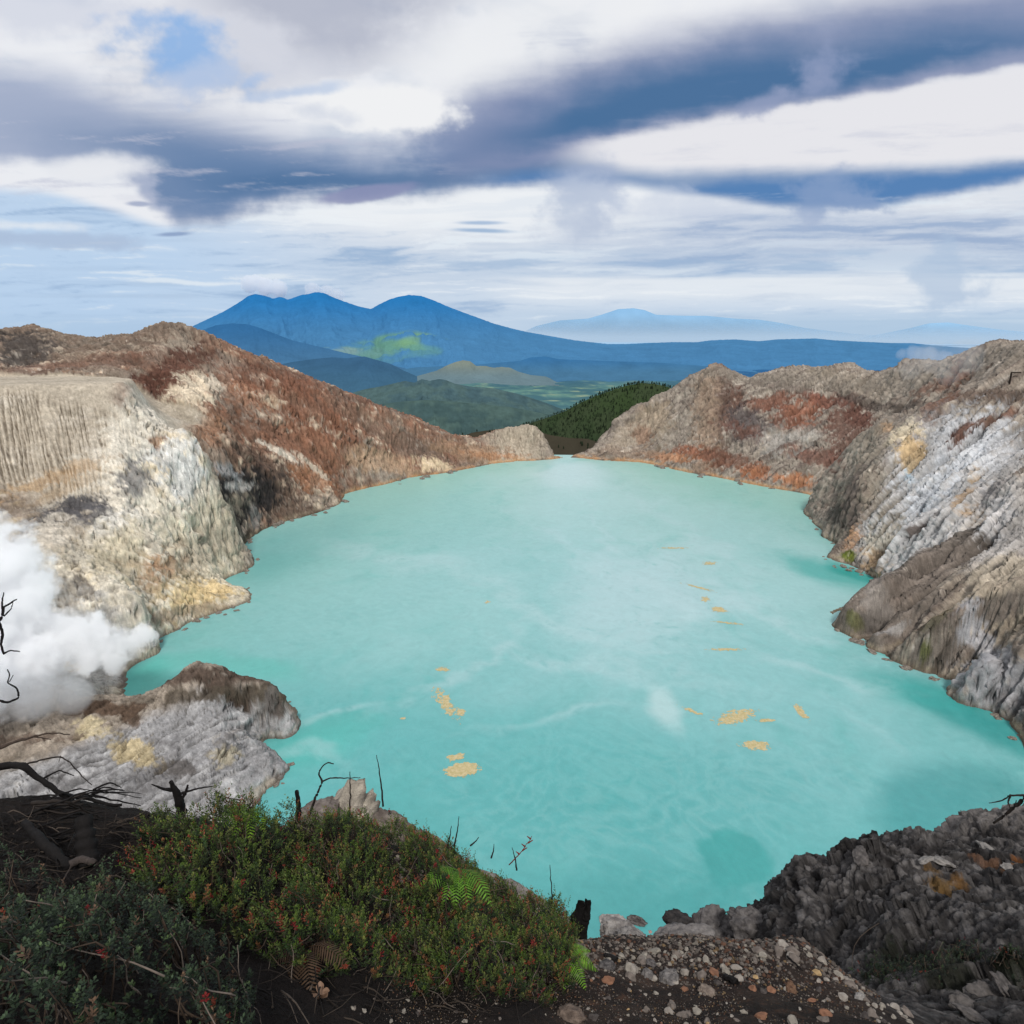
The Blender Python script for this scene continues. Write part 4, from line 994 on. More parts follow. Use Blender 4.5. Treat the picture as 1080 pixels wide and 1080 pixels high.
# ------------------------------------------------------------------ the rim the viewer stands on
def build_near():
    K = []
    def A(*pts):
        for px, py, r in pts:
            xr, yr, zr = ray(px, py); K.append((atan2(xr, yr), math.log(r), -zr/math.hypot(xr, yr)))
    # silhouette of the ground (under the shrubs) and the gravel shoulder
    A((-120, 868, 7), (0, 866, 7), (80, 862, 7), (150, 870, 7), (250, 880, 6.8), (350, 882, 6.5), (430, 902, 6.5), (480, 926, 6.5), (520, 948, 6.4), (570, 973, 6.4), (600, 990, 6.5), (640, 992, 7), (700, 992, 7.6), (745, 993, 8), (780, 997, 8), (840, 992, 8.2), (870, 1010, 8.2), (905, 1035, 8.2), (950, 1062, 8.0), (985, 1085, 7.6), (1100, 1130, 7))
    A((-120, 955, 4.3), (0, 955, 4.3), (150, 958, 4.3), (300, 968, 4.3), (450, 1010, 4.6), (600, 1040, 4.9), (700, 1042, 5.6), (850, 1045, 6.4), (930, 1075, 6.2))
    A((-100, 1085, 2.5), (0, 1085, 2.5), (200, 1085, 2.6), (400, 1085, 3.2), (540, 1085, 3.7), (700, 1085, 4.5), (850, 1090, 4.9), (980, 1110, 5.0), (1100, 1160, 5))
    A((-100, 1400, 1.5), (200, 1400, 1.5), (540, 1400, 1.7), (850, 1400, 2), (1100, 1400, 2))
    # the grey crag on the right
    A((690, 1012, 15), (720, 992, 17), (760, 985, 18), (790, 960, 18), (810, 955, 17.5), (830, 920, 17.5), (850, 906, 17.5), (870, 906, 18), (890, 891, 18.5), (920, 886, 19), (940, 884, 20), (965, 878, 20.5), (1000, 885, 21), (1018, 884, 21.5), (1032, 866, 23), (1060, 852, 25), (1085, 843, 26), (1150, 825, 28), (1230, 810, 30))
    A((900, 950, 15.5), (960, 940, 16), (1030, 930, 17), (1090, 920, 18), (850, 980, 14.5), (920, 1000, 12.8), (1000, 990, 13), (1080, 980, 13.5), (1160, 980, 13.5), (960, 1045, 10.5), (1030, 1050, 10.2), (1090, 1060, 10), (1180, 1080, 9.5), (900, 1035, 11.5), (800, 985, 16), (1060, 890, 21), (1110, 880, 22))
    # beyond the edge everything drops towards the water
    for px, py, r in [(-120, 868, 7), (100, 866, 7), (300, 888, 6.6), (450, 912, 6.5), (600, 990, 6.5)]:
        xr, yr, zr = ray(px, py); t = -zr/math.hypot(xr, yr); a = atan2(xr, yr)
        K.append((a, math.log(10), t*1.35+.12)); K.append((a, math.log(25), t*1.35+.25)); K.append((a, math.log(70), max(t*1.2, 1.25)))
    for px in (660, 720, 780, 850):
        xr, yr, zr = ray(px, 1000); t = -zr/math.hypot(xr, yr); a = atan2(xr, yr)
        K.append((a, math.log(10.5), t*1.16)); K.append((a, math.log(34), t*1.35)); K.append((a, math.log(70), max(t*1.2, 1.4)))
    for px in (920, 1000, 1080, 1180):
        xr, yr, zr = ray(px, 870); t = -zr/math.hypot(xr, yr); a = atan2(xr, yr)
        K.append((a, math.log(36), t*1.35)); K.append((a, math.log(70), max(t*1.45, 1.25)))
    K = np.array(K)
    na, nr = 1400, 1500
    az = np.linspace(-.90, .86, na); lr = np.linspace(math.log(1.25), math.log(66), nr)
    cA, cL = np.meshgrid(np.linspace(-.90, .86, 260), np.linspace(math.log(1.25), math.log(66), 300))
    T0 = rbf(np.stack([K[:, 0]*1.6, K[:, 1]], 1), K[:, 2], cA*1.6, cL, smooth=1e-5)
    AZ, LR = np.meshgrid(az, lr)
    T = bilerp(T0, (LR-lr[0])/(lr[-1]-lr[0])*299, (AZ-az[0])/(az[-1]-az[0])*259)
    RR = np.exp(LR); x = RR*np.sin(AZ); y = RR*np.cos(AZ); z = H-RR*T
    crag = sstep(0, 1, (RR-np.interp(AZ, [.3, .5, .62], [9.6, 7.4, 6.4]))/2.2)
    leftm = sstep(.12, .02, AZ)
    zb = z.copy()
    n1 = fbm(x/2.6, y/2.6, zb/2.6, oct=7, seed=201, ridged=True, gain=.6); n2 = fbm(x/.5, y/.5, zb/.5, oct=6, seed=202, gain=.62)
    n3 = np.abs(vnoise(x/1.3, y/1.3, zb/1.3, 205))+.5*np.abs(vnoise(x/.55, y/.55, zb/.55, 206))+.3*np.abs(vnoise(x/.25, y/.25, zb/.25, 207))
    pit = fbm(x/.32, y/.32, zb/.32, oct=4, seed=208, ridged=True)
    wq = fbm(x/1.5, y/1.5, zb/1.5, oct=3, seed=215)*.6
    qA, eA, jA = cells(x/1.9+wq, y/1.9, zb/1.5-wq, 220); qB, eB, jB = cells(x/.65+wq, y/.65-wq, zb/.55, 221); qC, eC, jC = cells(x/.22, y/.22, zb/.2+wq, 222)
    bl_ = qA*.62+(eA-1)*.14+qB*.24+(eB-1)*.08+qC*.085+(eC-1)*.03
    dsp = crag*(n1*.40-.22+n2*.16+bl_*.40-sstep(.35, .75, pit)*.05)*sstep(6, 13, RR)
    dsp = dsp+(1-crag)*(fbm(x/.9, y/.9, oct=6, seed=203)*.12+fbm(x/.12, y/.12, oct=4, seed=204, gain=.6)*.025)
    NX = grid_normals(x, y, zb); x = x+NX[..., 0]*dsp; y = y+NX[..., 1]*dsp; z = zb+NX[..., 2]*dsp
    w1 = fbm(x/4, y/4, oct=4, seed=210); w2 = fbm(x/.8, y/.8, z/.8, oct=6, seed=211, gain=.62); w3 = fbm(x/.18, y/.18, z/.18, oct=5, seed=212, gain=.65)
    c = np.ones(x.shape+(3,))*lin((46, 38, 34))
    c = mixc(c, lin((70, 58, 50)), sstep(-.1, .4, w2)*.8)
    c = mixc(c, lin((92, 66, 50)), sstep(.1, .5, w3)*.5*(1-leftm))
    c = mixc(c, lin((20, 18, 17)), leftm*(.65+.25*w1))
    cg = np.ones(x.shape+(3,))*lin((94, 90, 88))
    cg = mixc(cg, lin((128, 123, 119)), sstep(.0, .5, w2+w3*.4)*.75)
    cg = mixc(cg, lin((44, 40, 39)), sstep(.0, .45, -w2+w1*.3)*.8)
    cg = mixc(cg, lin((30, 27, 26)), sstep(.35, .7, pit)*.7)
    cg = mixc(cg, lin((150, 145, 140)), sstep(.38, .55, w3)*.55)
    cg = mixc(cg, lin((140, 133, 128)), sstep(21.5, 23.5, RR+w2*2)*.75)
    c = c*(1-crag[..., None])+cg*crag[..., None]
    c *= (1+w3*.35+crag*(jA*.12+jB*.16+jC*.14-(1-eB)*.25-(1-eA)*.2))[..., None]
    def hit(px, py, rmin=0):
        xr, yr, zr = ray(px, py); a = atan2(xr, yr); t = -zr/math.hypot(xr, yr)
        j = int(np.clip(round((a-az[0])/(az[1]-az[0])), 0, na-1)); dep = (H-z[:, j])/RR[:, j]
        k = np.nonzero((dep <= t) & (RR[:, j] > rmin))[0]
        if not len(k): return None
        i = k[0]; return np.array([x[i, j], y[i, j], z[i, j]])
    for px, py, rr, col, am in [(995, 935, 14, (110, 84, 48), .9), (982, 917, 7, (104, 80, 50), .8), (1040, 912, 9, (104, 76, 58), .8), (1072, 920, 9, (116, 82, 54), .9), (1072, 908, 4, (128, 80, 40), .8), (1010, 930, 6, (120, 86, 44), .7),
                                (960, 1015, 40, (34, 36, 26), .9), (930, 1030, 24, (38, 44, 26), .8), (1000, 1025, 24, (36, 38, 28), .8), (1070, 1028, 20, (40, 46, 26), .8)]:
        p = hit(px, py)
        if p is None: continue
        R = rr/F*np.hypot(p[0], p[1])*1.25
        d = np.sqrt((x-p[0])**2+(y-p[1])**2*.5+(z-p[2])**2)/R+w2*.9+w3*.9
        c = mixc(c, lin(col), (1-sstep(.7, 1.15, d))*am)
    V = np.stack([x, y, z], -1).reshape(-1, 3)
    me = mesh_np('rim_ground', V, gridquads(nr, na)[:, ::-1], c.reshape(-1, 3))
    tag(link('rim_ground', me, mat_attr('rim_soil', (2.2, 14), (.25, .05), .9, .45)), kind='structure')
    return hit, (x, y, z, az, lr)
nhit, NG = build_near()
def ng_z(x_, y_):
    X_, Y_, Z_, az, lr = NG
    a = np.arctan2(x_, y_); l = np.log(np.hypot(x_, y_))
    return bilerp(Z_, (l-lr[0])/(lr[1]-lr[0]), (a-az[0])/(az[1]-az[0]))

# ------------------------------------------------------------------ rocks and pebbles
import bmesh
def rock_mesh(seed, sub=3, flat=.7, jag=.45, col=((96, 92, 88), (140, 134, 128)), name='rock', fdet=1.0):
    bm = bmesh.new(); bmesh.ops.create_icosphere(bm, subdivisions=sub, radius=1)
    me = bpy.data.meshes.new(name); bm.to_mesh(me); bm.free()
    n = len(me.vertices); v = np.empty(n*3, f32); me.vertices.foreach_get('co', v); v = v.reshape(-1, 3).astype(float)
    rg = np.random.default_rng(seed)
    # chip planes off the lump, then roughen it
    for _ in range(11):
        nn = rg.normal(size=3); nn /= np.linalg.norm(nn); d = rg.uniform(.62, .92)
        s_ = v@nn; v -= np.clip(s_-d, 0, 9)[:, None]*nn*.92
    r = 1+jag*.5*fbm(v[:, 0]*1.3+seed, v[:, 1]*1.3, v[:, 2]*1.3, oct=5, seed=seed)+jag*.16*fbm(v[:, 0]*6*fdet, v[:, 1]*6, v[:, 2]*6+seed, oct=4, seed=seed+3, ridged=True)
    qa, ea, ja = cells(v[:, 0]*1.9+seed*1.7, v[:, 1]*1.9, v[:, 2]*1.9, seed); qb, eb, jb = cells(v[:, 0]*5.5, v[:, 1]*5.5+seed, v[:, 2]*5.5, seed+1)
    r = r+jag*(qa*.34+qb*.09-(1-eb)*.04)
    v *= r[:, None]; v[:, 2] *= flat; v[:, 0] *= rg.uniform(.9, 1.35)
    me.vertices.foreach_set('co', v.astype(f32).ravel())
    nn = fbm(v[:, 0]*2.5, v[:, 1]*2.5, v[:, 2]*2.5+seed, oct=5, seed=seed+5, gain=.65)
    c = mixc(np.ones((n, 3))*lin(col[0]), lin(col[1]), sstep(-.3, .35, nn))
    a = me.color_attributes.new('Col', 'FLOAT_COLOR', 'POINT'); cc = np.ones((n, 4), f32); cc[:, :3] = c; a.data.foreach_set('color', cc.ravel())
    me.polygons.foreach_set('use_smooth', np.full(len(me.polygons), sub >= 4)); me.update()
    return me
boulder_m = mat_attr('boulder_stone', (3, 16), (.12, .03), .9, .4)
pebble_m = mat_attr('pebble_stone', (20, 90), (.01, .004), .7, .3)
shore_m = mat_attr('shore_stone', (.8, 4), (.5, .15), .9, .4)
def boulder(name, loc, size, rot, seed, label, cat='boulder', sub=5, col=((96, 92, 88), (140, 134, 128)), mat=None, flat=.75, jag=.5, group=None):
    me = rock_mesh(seed, sub, flat, jag, col, name); o = link(name, me, mat or boulder_m)
    o.location = loc; o.scale = size; o.rotation_euler = rot
    return tag(o, label, cat, group)
def at_r(px, py, r):
    xr, yr, zr = ray(px, py); k = r/math.hypot(xr, yr); return np.array([xr*k, yr*k, H+zr*k])
def sz(px, r): return px/F*r*1.05
G1, G2 = ((70, 66, 65), (112, 107, 104)), ((92, 88, 86), (134, 128, 124))
boulder('boulder', at_r(716, 975, 15.5), (.42, .4, .36), (0, .2, .4), 401, 'dark pitted boulder at the left end of the crag, against the water', col=((42, 40, 40), (66, 62, 60)))
boulder('boulder', at_r(722, 993, 14), (.68, .5, .30), (0, .1, .2), 402, 'broad grey boulder with a flat top below the dark pitted boulder', col=G2)
boulder('boulder', at_r(752, 976, 16.5), (.7, .5, .36), (.1, 0, 1.0), 403, 'rounded brown grey boulder between the dark boulder and the tall crag', col=G1)
boulder('boulder', at_r(792, 978, 16), (.62, .6, .62), (.2, .1, 2.2), 404, 'tall grey boulder leaning on the left foot of the crag', col=G1)
boulder('boulder', at_r(693, 1010, 9.0), (.30, .24, .16), (0, 0, .2), 405, 'low grey boulder half buried at the edge of the gravel', col=G2)
boulder('ledge_rock', at_r(652, 984, 11.5), (.42, .34, .36), (.1, .4, .2), 406, 'light grey ledge rock beside the charred stump, over the water', 'rock', col=((120, 114, 110), (160, 154, 148)))
boulder('ledge_rock', at_r(668, 994, 10.5), (.40, .3, .22), (.1, .3, 1.2), 407, 'low light grey rock to the right of the ledge rock by the stump', 'rock', col=((112, 106, 102), (150, 144, 138)))
# pale rock rising behind the shrubs, and the ledge that slants down from it
boulder('ledge_rock', at_r(366, 872, 9.6), (.50, .4, .74), (.1, .15, .3), 408, 'pale pointed rock rising behind the shrubs with dead twigs before it', 'rock', col=((140, 132, 122), (190, 180, 164)), flat=1.0, jag=.6)
boulder('ledge_rock', at_r(338, 872, 9.2), (.62, .4, .34), (.0, .1, 1.3), 409, 'grey brown rock at the left foot of the pale pointed rock', 'rock', col=((100, 90, 84), (140, 130, 122)))
boulder('ledge_rock', at_r(400, 882, 9.4), (.66, .4, .46), (.3, .55, .1), 410, 'grey rock at the right foot of the pale pointed rock', 'rock', col=((96, 86, 80), (140, 130, 120)))
boulder('ledge_rock', at_r(440, 906, 9.0), (.85, .4, .36), (.2, .55, .1), 411, 'brown grey rock edging the shrubs, uppermost of the slanting ledge', 'rock', col=((92, 80, 74), (130, 118, 108)))
boulder('ledge_rock', at_r(480, 930, 8.8), (.85, .4, .38), (.2, .55, -.1), 412, 'brown grey rock of the slanting ledge where bare twigs stand against the water', 'rock', col=((92, 82, 76), (134, 122, 112)))
boulder('ledge_rock', at_r(522, 954, 8.6), (.9, .4, .38), (.2, .5, .1), 413, 'grey rock of the slanting ledge behind the fern', 'rock', col=((104, 98, 94), (146, 138, 132)))
boulder('ledge_rock', at_r(562, 976, 8.4), (.9, .4, .42), (.1, .5, .05), 414, 'light grey slab at the right end of the slanting ledge near the thin burnt stick', 'rock', col=((122, 112, 106), (166, 156, 148)))
boulder('ledge_rock', at_r(598, 1000, 8.2), (.5, .35, .3), (.1, .5, .9), 415, 'small grey rock left of the charred stump, lowest of the slanting ledge', 'rock', col=((96, 90, 86), (136, 128, 122)))
# rocks out in the water
p = P0(672, 972); boulder('lake_boulder', (p[0], p[1], -.2), (2.5, 1.5, 1.6), (0, 0, -.5), 420, 'dark flat topped boulder standing alone in the water off the shore', col=((58, 54, 52), (110, 104, 100)), mat=shore_m, jag=.35)
p = P0(645, 972); boulder('lake_boulder', (p[0], p[1], 0), (3.0, 2.6, 1.2), (0, 0, .3), 421, 'pale grey shore boulder in the shallows left of the dark one', col=((130, 124, 120), (168, 160, 154)), mat=shore_m)
p = P0(686, 983); boulder('lake_boulder', (p[0], p[1], -.3), (.7, .6, .7), (0, 0, .3), 422, 'tiny pinkish boulder just breaking the water right of the dark one', col=((150, 120, 112), (170, 136, 126)), mat=shore_m)

def gravel():
    pal = [((88, 80, 74), (120, 110, 102)), ((120, 112, 104), (160, 152, 142)), ((112, 106, 98), (152, 144, 132)), ((104, 74, 58), (138, 100, 78)), ((58, 52, 50), (84, 78, 74)), ((140, 116, 84), (176, 148, 108))]
    lbl = ['small brown grey stone lying in the gravel of the slope', 'mid grey stone lying in the gravel of the slope', 'pale whitish stone lying in the gravel of the slope', 'rusty brown stone lying in the gravel of the slope', 'dark grey stone lying in the gravel of the slope', 'ochre tinted stone lying in the gravel of the slope']
    grp = ['brown grey stones in the gravel', 'mid grey stones in the gravel', 'pale stones in the gravel', 'rusty stones in the gravel', 'dark stones in the gravel', 'ochre stones in the gravel']
    protos = [[rock_mesh(500+i*7+k, 2, .7, .5, pal[i], 'stone') for k in range(4)] for i in range(6)]
    for q in protos:
        for m_ in q: m_.materials.append(pebble_m)
    rg = random.Random(4)
    placed = 0
    def put(px, py, rpx, kind):
        nonlocal placed
        p = nhit(px, py)
        if p is None: return
        r = math.hypot(p[0], p[1])
        if r > 12: return
        s_ = rpx/F*r*1.15
        o = link('stone', rg.choice(protos[kind])); o.location = (p[0], p[1], p[2]+s_*.25); o.scale = (s_*rg.uniform(.8, 1.3), s_, s_*rg.uniform(.6, 1.0)); o.rotation_euler = (rg.uniform(-.4, .4), rg.uniform(-.4, .4), rg.uniform(0, 6))
        tag(o, lbl[kind], 'stone', grp[kind]); placed += 1
    for _ in range(190):
        px = rg.uniform(620, 965); t = rg.random()**1.5; top = np.interp(px, [620, 700, 780, 850, 900, 965], [1008, 1000, 1002, 996, 1034, 1072])
        py = top+2+t*(1078-top)
        put(px, py, rg.choice([1.5, 1.7, 2.0, 2.4, 3.0, 4.6, 6.0]), rg.choice([0, 0, 0, 1, 1, 1, 2, 2, 3, 4, 4, 5]) if py > top+22 else rg.choice([0, 1, 1, 2, 2, 2]))
    for _ in range(22): put(rg.uniform(360, 620), rg.uniform(1052, 1078), rg.uniform(1.2, 3), rg.choice([0, 2, 2, 4]))
    # single stones that stand out
    for px, py, rp, lb, colr, sd_ in [(706, 1035, 13, 'larger angular grey stone in the middle of the gravel slope', G2, 601), (682, 1031, 8, 'angular stone touching the larger grey stone on its left', G2, 602), (746, 1047, 10, 'rounded dusty stone below the burnt log piece', ((104, 92, 84), (140, 126, 114)), 603), (640, 1022, 11, 'grey stone beside the fern at the edge of the gravel', G1, 604),
                                      (686, 1018, 7, 'dark grey stone near the crest of the gravel', G1, 605), (600, 1074, 18, 'flat brown stone on the bottom edge of the picture', ((90, 78, 70), (128, 112, 100)), 606), (906, 1054, 6, 'pale grey stone on the right shoulder of the gravel', ((130, 126, 122), (166, 160, 154)), 607), (835, 1046, 7, 'brown stone under the dark stick on the gravel', ((96, 72, 58), (124, 96, 76)), 608)]:
        p = nhit(px, py); r = math.hypot(p[0], p[1]); s_ = rp/F*r
        boulder('stone', (p[0], p[1], p[2]+s_*.15), (s_*1.1, s_*.9, s_*.8), (.1, .2, sd_), sd_, lb, 'stone', 4, colr)
    # slabs on the crag
    pale = ((118, 114, 110), (150, 144, 138)); G3 = ((76, 72, 70), (108, 102, 98))
    for px, py, rp, lb, colr, sd_ in [(1040, 896, 10, 'pale flat slab high on the crag near the dead branch', pale, 611), (994, 911, 9, 'pale slab over the yellow stain on the crag', pale, 612), (978, 914, 6, 'smaller pale slab left of the slab over the yellow stain', pale, 613), (914, 910, 9, 'grey lump jutting near the crest of the crag', G3, 614),
                                      (1032, 1047, 14, 'grey block at the foot of the crag on the right', G3, 615), (1014, 1058, 13, 'pale ledge block at the foot of the crag', G3, 616), (1058, 1040, 12, 'long leaning block at the right edge below the crag', G3, 617), (1026, 1072, 12, 'grey block on the bottom edge at the right', G3, 618), (942, 1028, 8, 'pale broken stone under the small bushes of the crag', ((112, 106, 102), (146, 140, 134)), 619), (1062, 1010, 9, 'grey block between two small bushes of the crag', G3, 620), (1066, 922, 6, 'small pale stone beside the orange stain at the right edge', pale, 621)]:
        p = nhit(px, py, 9); 
        if p is None: continue
        r = math.hypot(p[0], p[1]); s_ = rp/F*r
        boulder('crag_block', (p[0], p[1], p[2]+s_*.1), (s_*1.2, s_*.9, s_*.55), (.5, .1, sd_), sd_, lb, 'rock', 4, colr)
    # grit too small to count
    rg = np.random.default_rng(8); Vs = []; Qs = []; Cs = []; n0 = 0
    ico = bmesh.new(); bmesh.ops.create_icosphere(ico, subdivisions=1, radius=1); iv = np.array([v.co[:] for v in ico.verts]); iq = np.array([[v.index for v in f.verts] for f in ico.faces]); ico.free()
    N = 30000; a = rg.uniform(-.25, .62, N); r = np.exp(rg.uniform(math.log(3.2), math.log(9.3), N)); xx, yy = r*np.sin(a), r*np.cos(a); zz = ng_z(xx, yy); qx, qy = proj(xx, yy, zz)
    ok = (qx > 330) & (qx < 1010) & (qy < 1090); xx, yy, zz, r, qx, qy = [v[ok] for v in (xx, yy, zz, r, qx, qy)]
    cols = [lin(v[rg.integers(0, 2)]) for v in pal]
    for i in range(len(xx)):
        big = .5+1.0*float(sstep(1060, 1005, qy[i]))
        s_ = r[i]/F*(.45+1.9*rg.random()**2.6)*big
        v = (iv*(1+rg.uniform(-.3, .3, (12+30, 1))[:len(iv)]))@np.linalg.qr(rg.normal(size=(3, 3)))[0]*s_*np.array((1, 1, .7))+(xx[i], yy[i], zz[i]+s_*.2)
        Vs.append(v); Qs.append(iq+n0); n0 += len(iv)
        k = rg.choice(6, p=(.3, .22, .14 if big > 1 else .06, .16, .12, .06 if big > 1 else .14)); Cs.append(np.tile((cols[k]*.62+lin((60, 50, 44))*.38)*rg.uniform(.5, 1.1), (len(iv), 1)))
    o = link('gravel', mesh_np('gravel', np.concatenate(Vs), np.concatenate(Qs), np.concatenate(Cs), smooth=False), pebble_m)
    tag(o, 'fine brown and grey gravel covering the slope in the foreground', 'gravel', kind='stuff')
gravel()

# ------------------------------------------------------------------ vegetation
def leaf_mat(name, tr=.25):
    m, nt, out = new_mat(name)
    at = nt.node('ShaderNodeAttribute', attribute_name='Col').outputs['Color']
    b = nt.node('ShaderNodeBsdfPrincipled'); nt.l.new(at, b.inputs['Base Color']); b.inputs['Roughness'].default_value = .6; b.inputs['Specular IOR Level'].default_value = .3
    t = nt.node('ShaderNodeBsdfTranslucent'); nt.l.new(at, t.inputs[0]); mx = nt.node('ShaderNodeMixShader'); mx.inputs[0].default_value = tr
    nt.l.new(b.outputs[0], mx.inputs[1]); nt.l.new(t.outputs[0], mx.inputs[2]); nt.l.new(mx.outputs[0], out.inputs[0]); return m
leafm = leaf_mat('shrub_leaf'); barkm = mat_attr('twig_bark', (20, 80), (.004, .002), .6, .3)
def frames(d):
    d = d/np.linalg.norm(d, axis=-1, keepdims=True); up = np.where(np.abs(d[..., 2:3]) > .9, np.array((1., 0, 0)), np.array((0, 0, 1.)))
    s_ = np.cross(d, up); s_ /= np.linalg.norm(s_, axis=-1, keepdims=True); return d, s_, np.cross(s_, d)
def sprig(rg, h, nl, ll, lw, spread, tipred):
    """leaves of an upright twig: bases, directions -> folded blades. returns verts (n,4,3), colour class"""
    t = np.sort(rg.random(nl))**.8; ang = np.arange(nl)*2.4+rg.uniform(0, 6)
    ax = np.stack([t*0, t*0, t*h], 1); bend = rg.normal(size=2)*.18*h
    ax[:, :2] += (t**2)[:, None]*bend
    elev = spread+(t*.55)+rg.normal(size=nl)*.15
    d = np.stack([np.cos(ang)*np.cos(elev), np.sin(ang)*np.cos(elev), np.sin(elev)], 1)
    L = ll*(1-.45*t)*rg.uniform(.75, 1.25, nl); W = lw*(1-.35*t)*rg.uniform(.8, 1.2, nl)
    d_, s_, u_ = frames(d)
    base = ax; tip = base+d_*L[:, None]; mid = base+d_*L[:, None]*.55-u_*(L*.06)[:, None]
    V = np.stack([base, mid+s_*W[:, None]*.5+u_*(W*.15)[:, None], tip, mid-s_*W[:, None]*.5+u_*(W*.15)[:, None]], 1)
    return V, t, ax
def tube(path, r0, r1, n=5, seed=None):
    P_ = np.asarray(path, float); m = len(P_); d = np.gradient(P_, axis=0); d_, s_, u_ = frames(d)
    rr = np.linspace(r0, r1, m); 
    if seed is not None: rr = rr*(1+.10*np.random.default_rng(seed).normal(size=m).clip(-1.5, 1.5))
    a = np.arange(n)*2*pi/n
    V = P_[:, None]+rr[:, None, None]*(np.cos(a)[None, :, None]*s_[:, None]+np.sin(a)[None, :, None]*u_[:, None])
    V = V.reshape(-1, 3); Q = []
    for i in range(m-1):
        for k in range(n): Q.append([i*n+k, i*n+(k+1) % n, (i+1)*n+(k+1) % n, (i+1)*n+k])
    Q.append([(m-1)*n+k for k in (0, 1, 2, 3)]); Q.append([3, 2, 1, 0])
    return V, np.array(Q)
class Acc:
    def __init__(s): s.V = []; s.Q = []; s.C = []; s.n = 0
    def add(s, V, Q, c):
        s.V.append(V); s.Q.append(np.asarray(Q)+s.n); s.n += len(V); c = np.asarray(c, float); s.C.append(np.tile(c, (len(V), 1)) if c.ndim == 1 else c)
    def mesh(s, name, smooth=True): return mesh_np(name, np.concatenate(s.V), np.concatenate(s.Q), np.concatenate(s.C), smooth)
def shrub(label, group, tips, kind, seed):
    """tips: array of ground points (x,y,z,height) belonging to this shrub"""
    rg = np.random.default_rng(seed)
    root = empty('shrub', tuple(tips[:, :3].mean(0)), label, 'shrub', group); off = tips[:, :3].mean(0)
    F_ = Acc(); Fl = Acc(); B = Acc()
    cx, cy = tips[:, 0].mean(), tips[:, 1].mean(); rad = max(np.hypot(tips[:, 0]-cx, tips[:, 1]-cy).max(), .2)
    for (x_, y_, z_, h_) in tips:
        out = np.array([(x_-cx)/rad*.45+rg.normal()*.16, (y_-cy)/rad*.45+rg.normal()*.16, 1.0]); out /= np.linalg.norm(out)
        if kind == 'A': hh = rg.uniform(.09, .26)*(1.7 if rg.random() < .04 else 1); V, t, ax = sprig(rg, hh, rg.integers(15, 26), rg.uniform(.026, .040), .0125, .35, .2)
        else: hh = rg.uniform(.06, .15); V, t, ax = sprig(rg, hh, rg.integers(12, 19), rg.uniform(.022, .034), .0145, .25, .1)
        d_, s_, u_ = frames(out); M = np.stack([s_, u_, d_])
        top = np.array([x_, y_, z_+h_])-off
        pts = V.reshape(-1, 3)@M+top-d_*hh*.6
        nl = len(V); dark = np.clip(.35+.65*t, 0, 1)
        if kind == 'A':
            g = rg.random(); a, b = (lin((36, 54, 18)), lin((88, 110, 38))) if g < .72 else (lin((56, 70, 24)), lin((124, 130, 62)))
            if g > .93: a, b = lin((90, 60, 30)), lin((150, 100, 60))
            if g < .12: a, b = lin((26, 44, 20)), lin((58, 86, 40))
        else:
            g = rg.random(); a, b = (lin((30, 42, 30)), lin((66, 84, 58))) if g < .75 else (lin((34, 54, 30)), lin((84, 104, 62)))
            if g > .95: a, b = lin((78, 62, 46)), lin((120, 92, 70))
        tt = t[:, None]**1.6; c = a*.6*(1-tt)+b*tt; c = c*rg.uniform(.65, 1.2, (nl, 1))*(.46+.46*min(1, h_/.3))  # leaves low down are darker, shade inside the shrub put into their colour
        red = rg.random() < (.10 if kind == 'A' else .045)*(1.5 if vnoise(np.array([x_*3.1]), np.array([y_*3.1]), seed=5)[0] > .12 else .25)
        C = np.repeat(c, 4, 0)
        Q = np.arange(nl*4).reshape(-1, 4)
        if red:
            k = t > (.45 if kind == 'A' else .5)
            if k.any():
                kk = np.repeat(k, 4); Vr = pts[kk]; Fl.add(Vr, np.arange(len(Vr)).reshape(-1, 4), np.repeat(lin((124, 34, 32) if rg.random() < .6 else (140, 66, 46))*rg.uniform(.6, 1.1, (k.sum(), 1)), 4, 0))
                pts, C = pts[~kk], C[~kk]; Q = np.arange(len(pts)).reshape(-1, 4)
        if len(pts): F_.add(pts, Q, C)
        if rg.random() < .22:
            b0 = np.array([x_*.6+cx*.4, y_*.6+cy*.4, z_])-off+rg.normal(size=3)*.04*(1, 1, 0)
            bow = rg.normal(size=3)*.05
            path = [b0+(top-b0)*q+bow*math.sin(q*pi) for q in np.linspace(0, 1, 6)]
            V2, Q2 = tube(path, .006, .0022, 4); B.add(V2, Q2, lin((74, 62, 52))*rg.uniform(.5, 1.3))
    # bare grey twigs poking through
    for _ in range(max(2, len(tips)//(12 if kind == 'B' else 16))):
        i = rg.integers(len(tips)); x_, y_, z_, h_ = tips[i]; tp = np.array([x_, y_, z_+h_+rg.uniform(-.05, .09)])-off; b0 = tp-np.array([rg.normal()*.12, rg.normal()*.12, .28])
        path = [b0+(tp-b0)*q+np.array([math.sin(q*9+i)*.008, math.cos(q*7+i)*.008, 0]) for q in np.linspace(0, 1, 8)]
        V2, Q2 = tube(path, .005, .0018, 4); B.add(V2, Q2, lin((120, 108, 98))*rg.uniform(.5, 1.1))
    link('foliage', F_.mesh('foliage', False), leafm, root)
    if Fl.n: tag(link('red_tips', Fl.mesh('red_tips', False), leafm, root), kind='stuff')
    if B.n: tag(link('twigs', B.mesh('twigs'), barkm, root), kind='stuff')
    return root
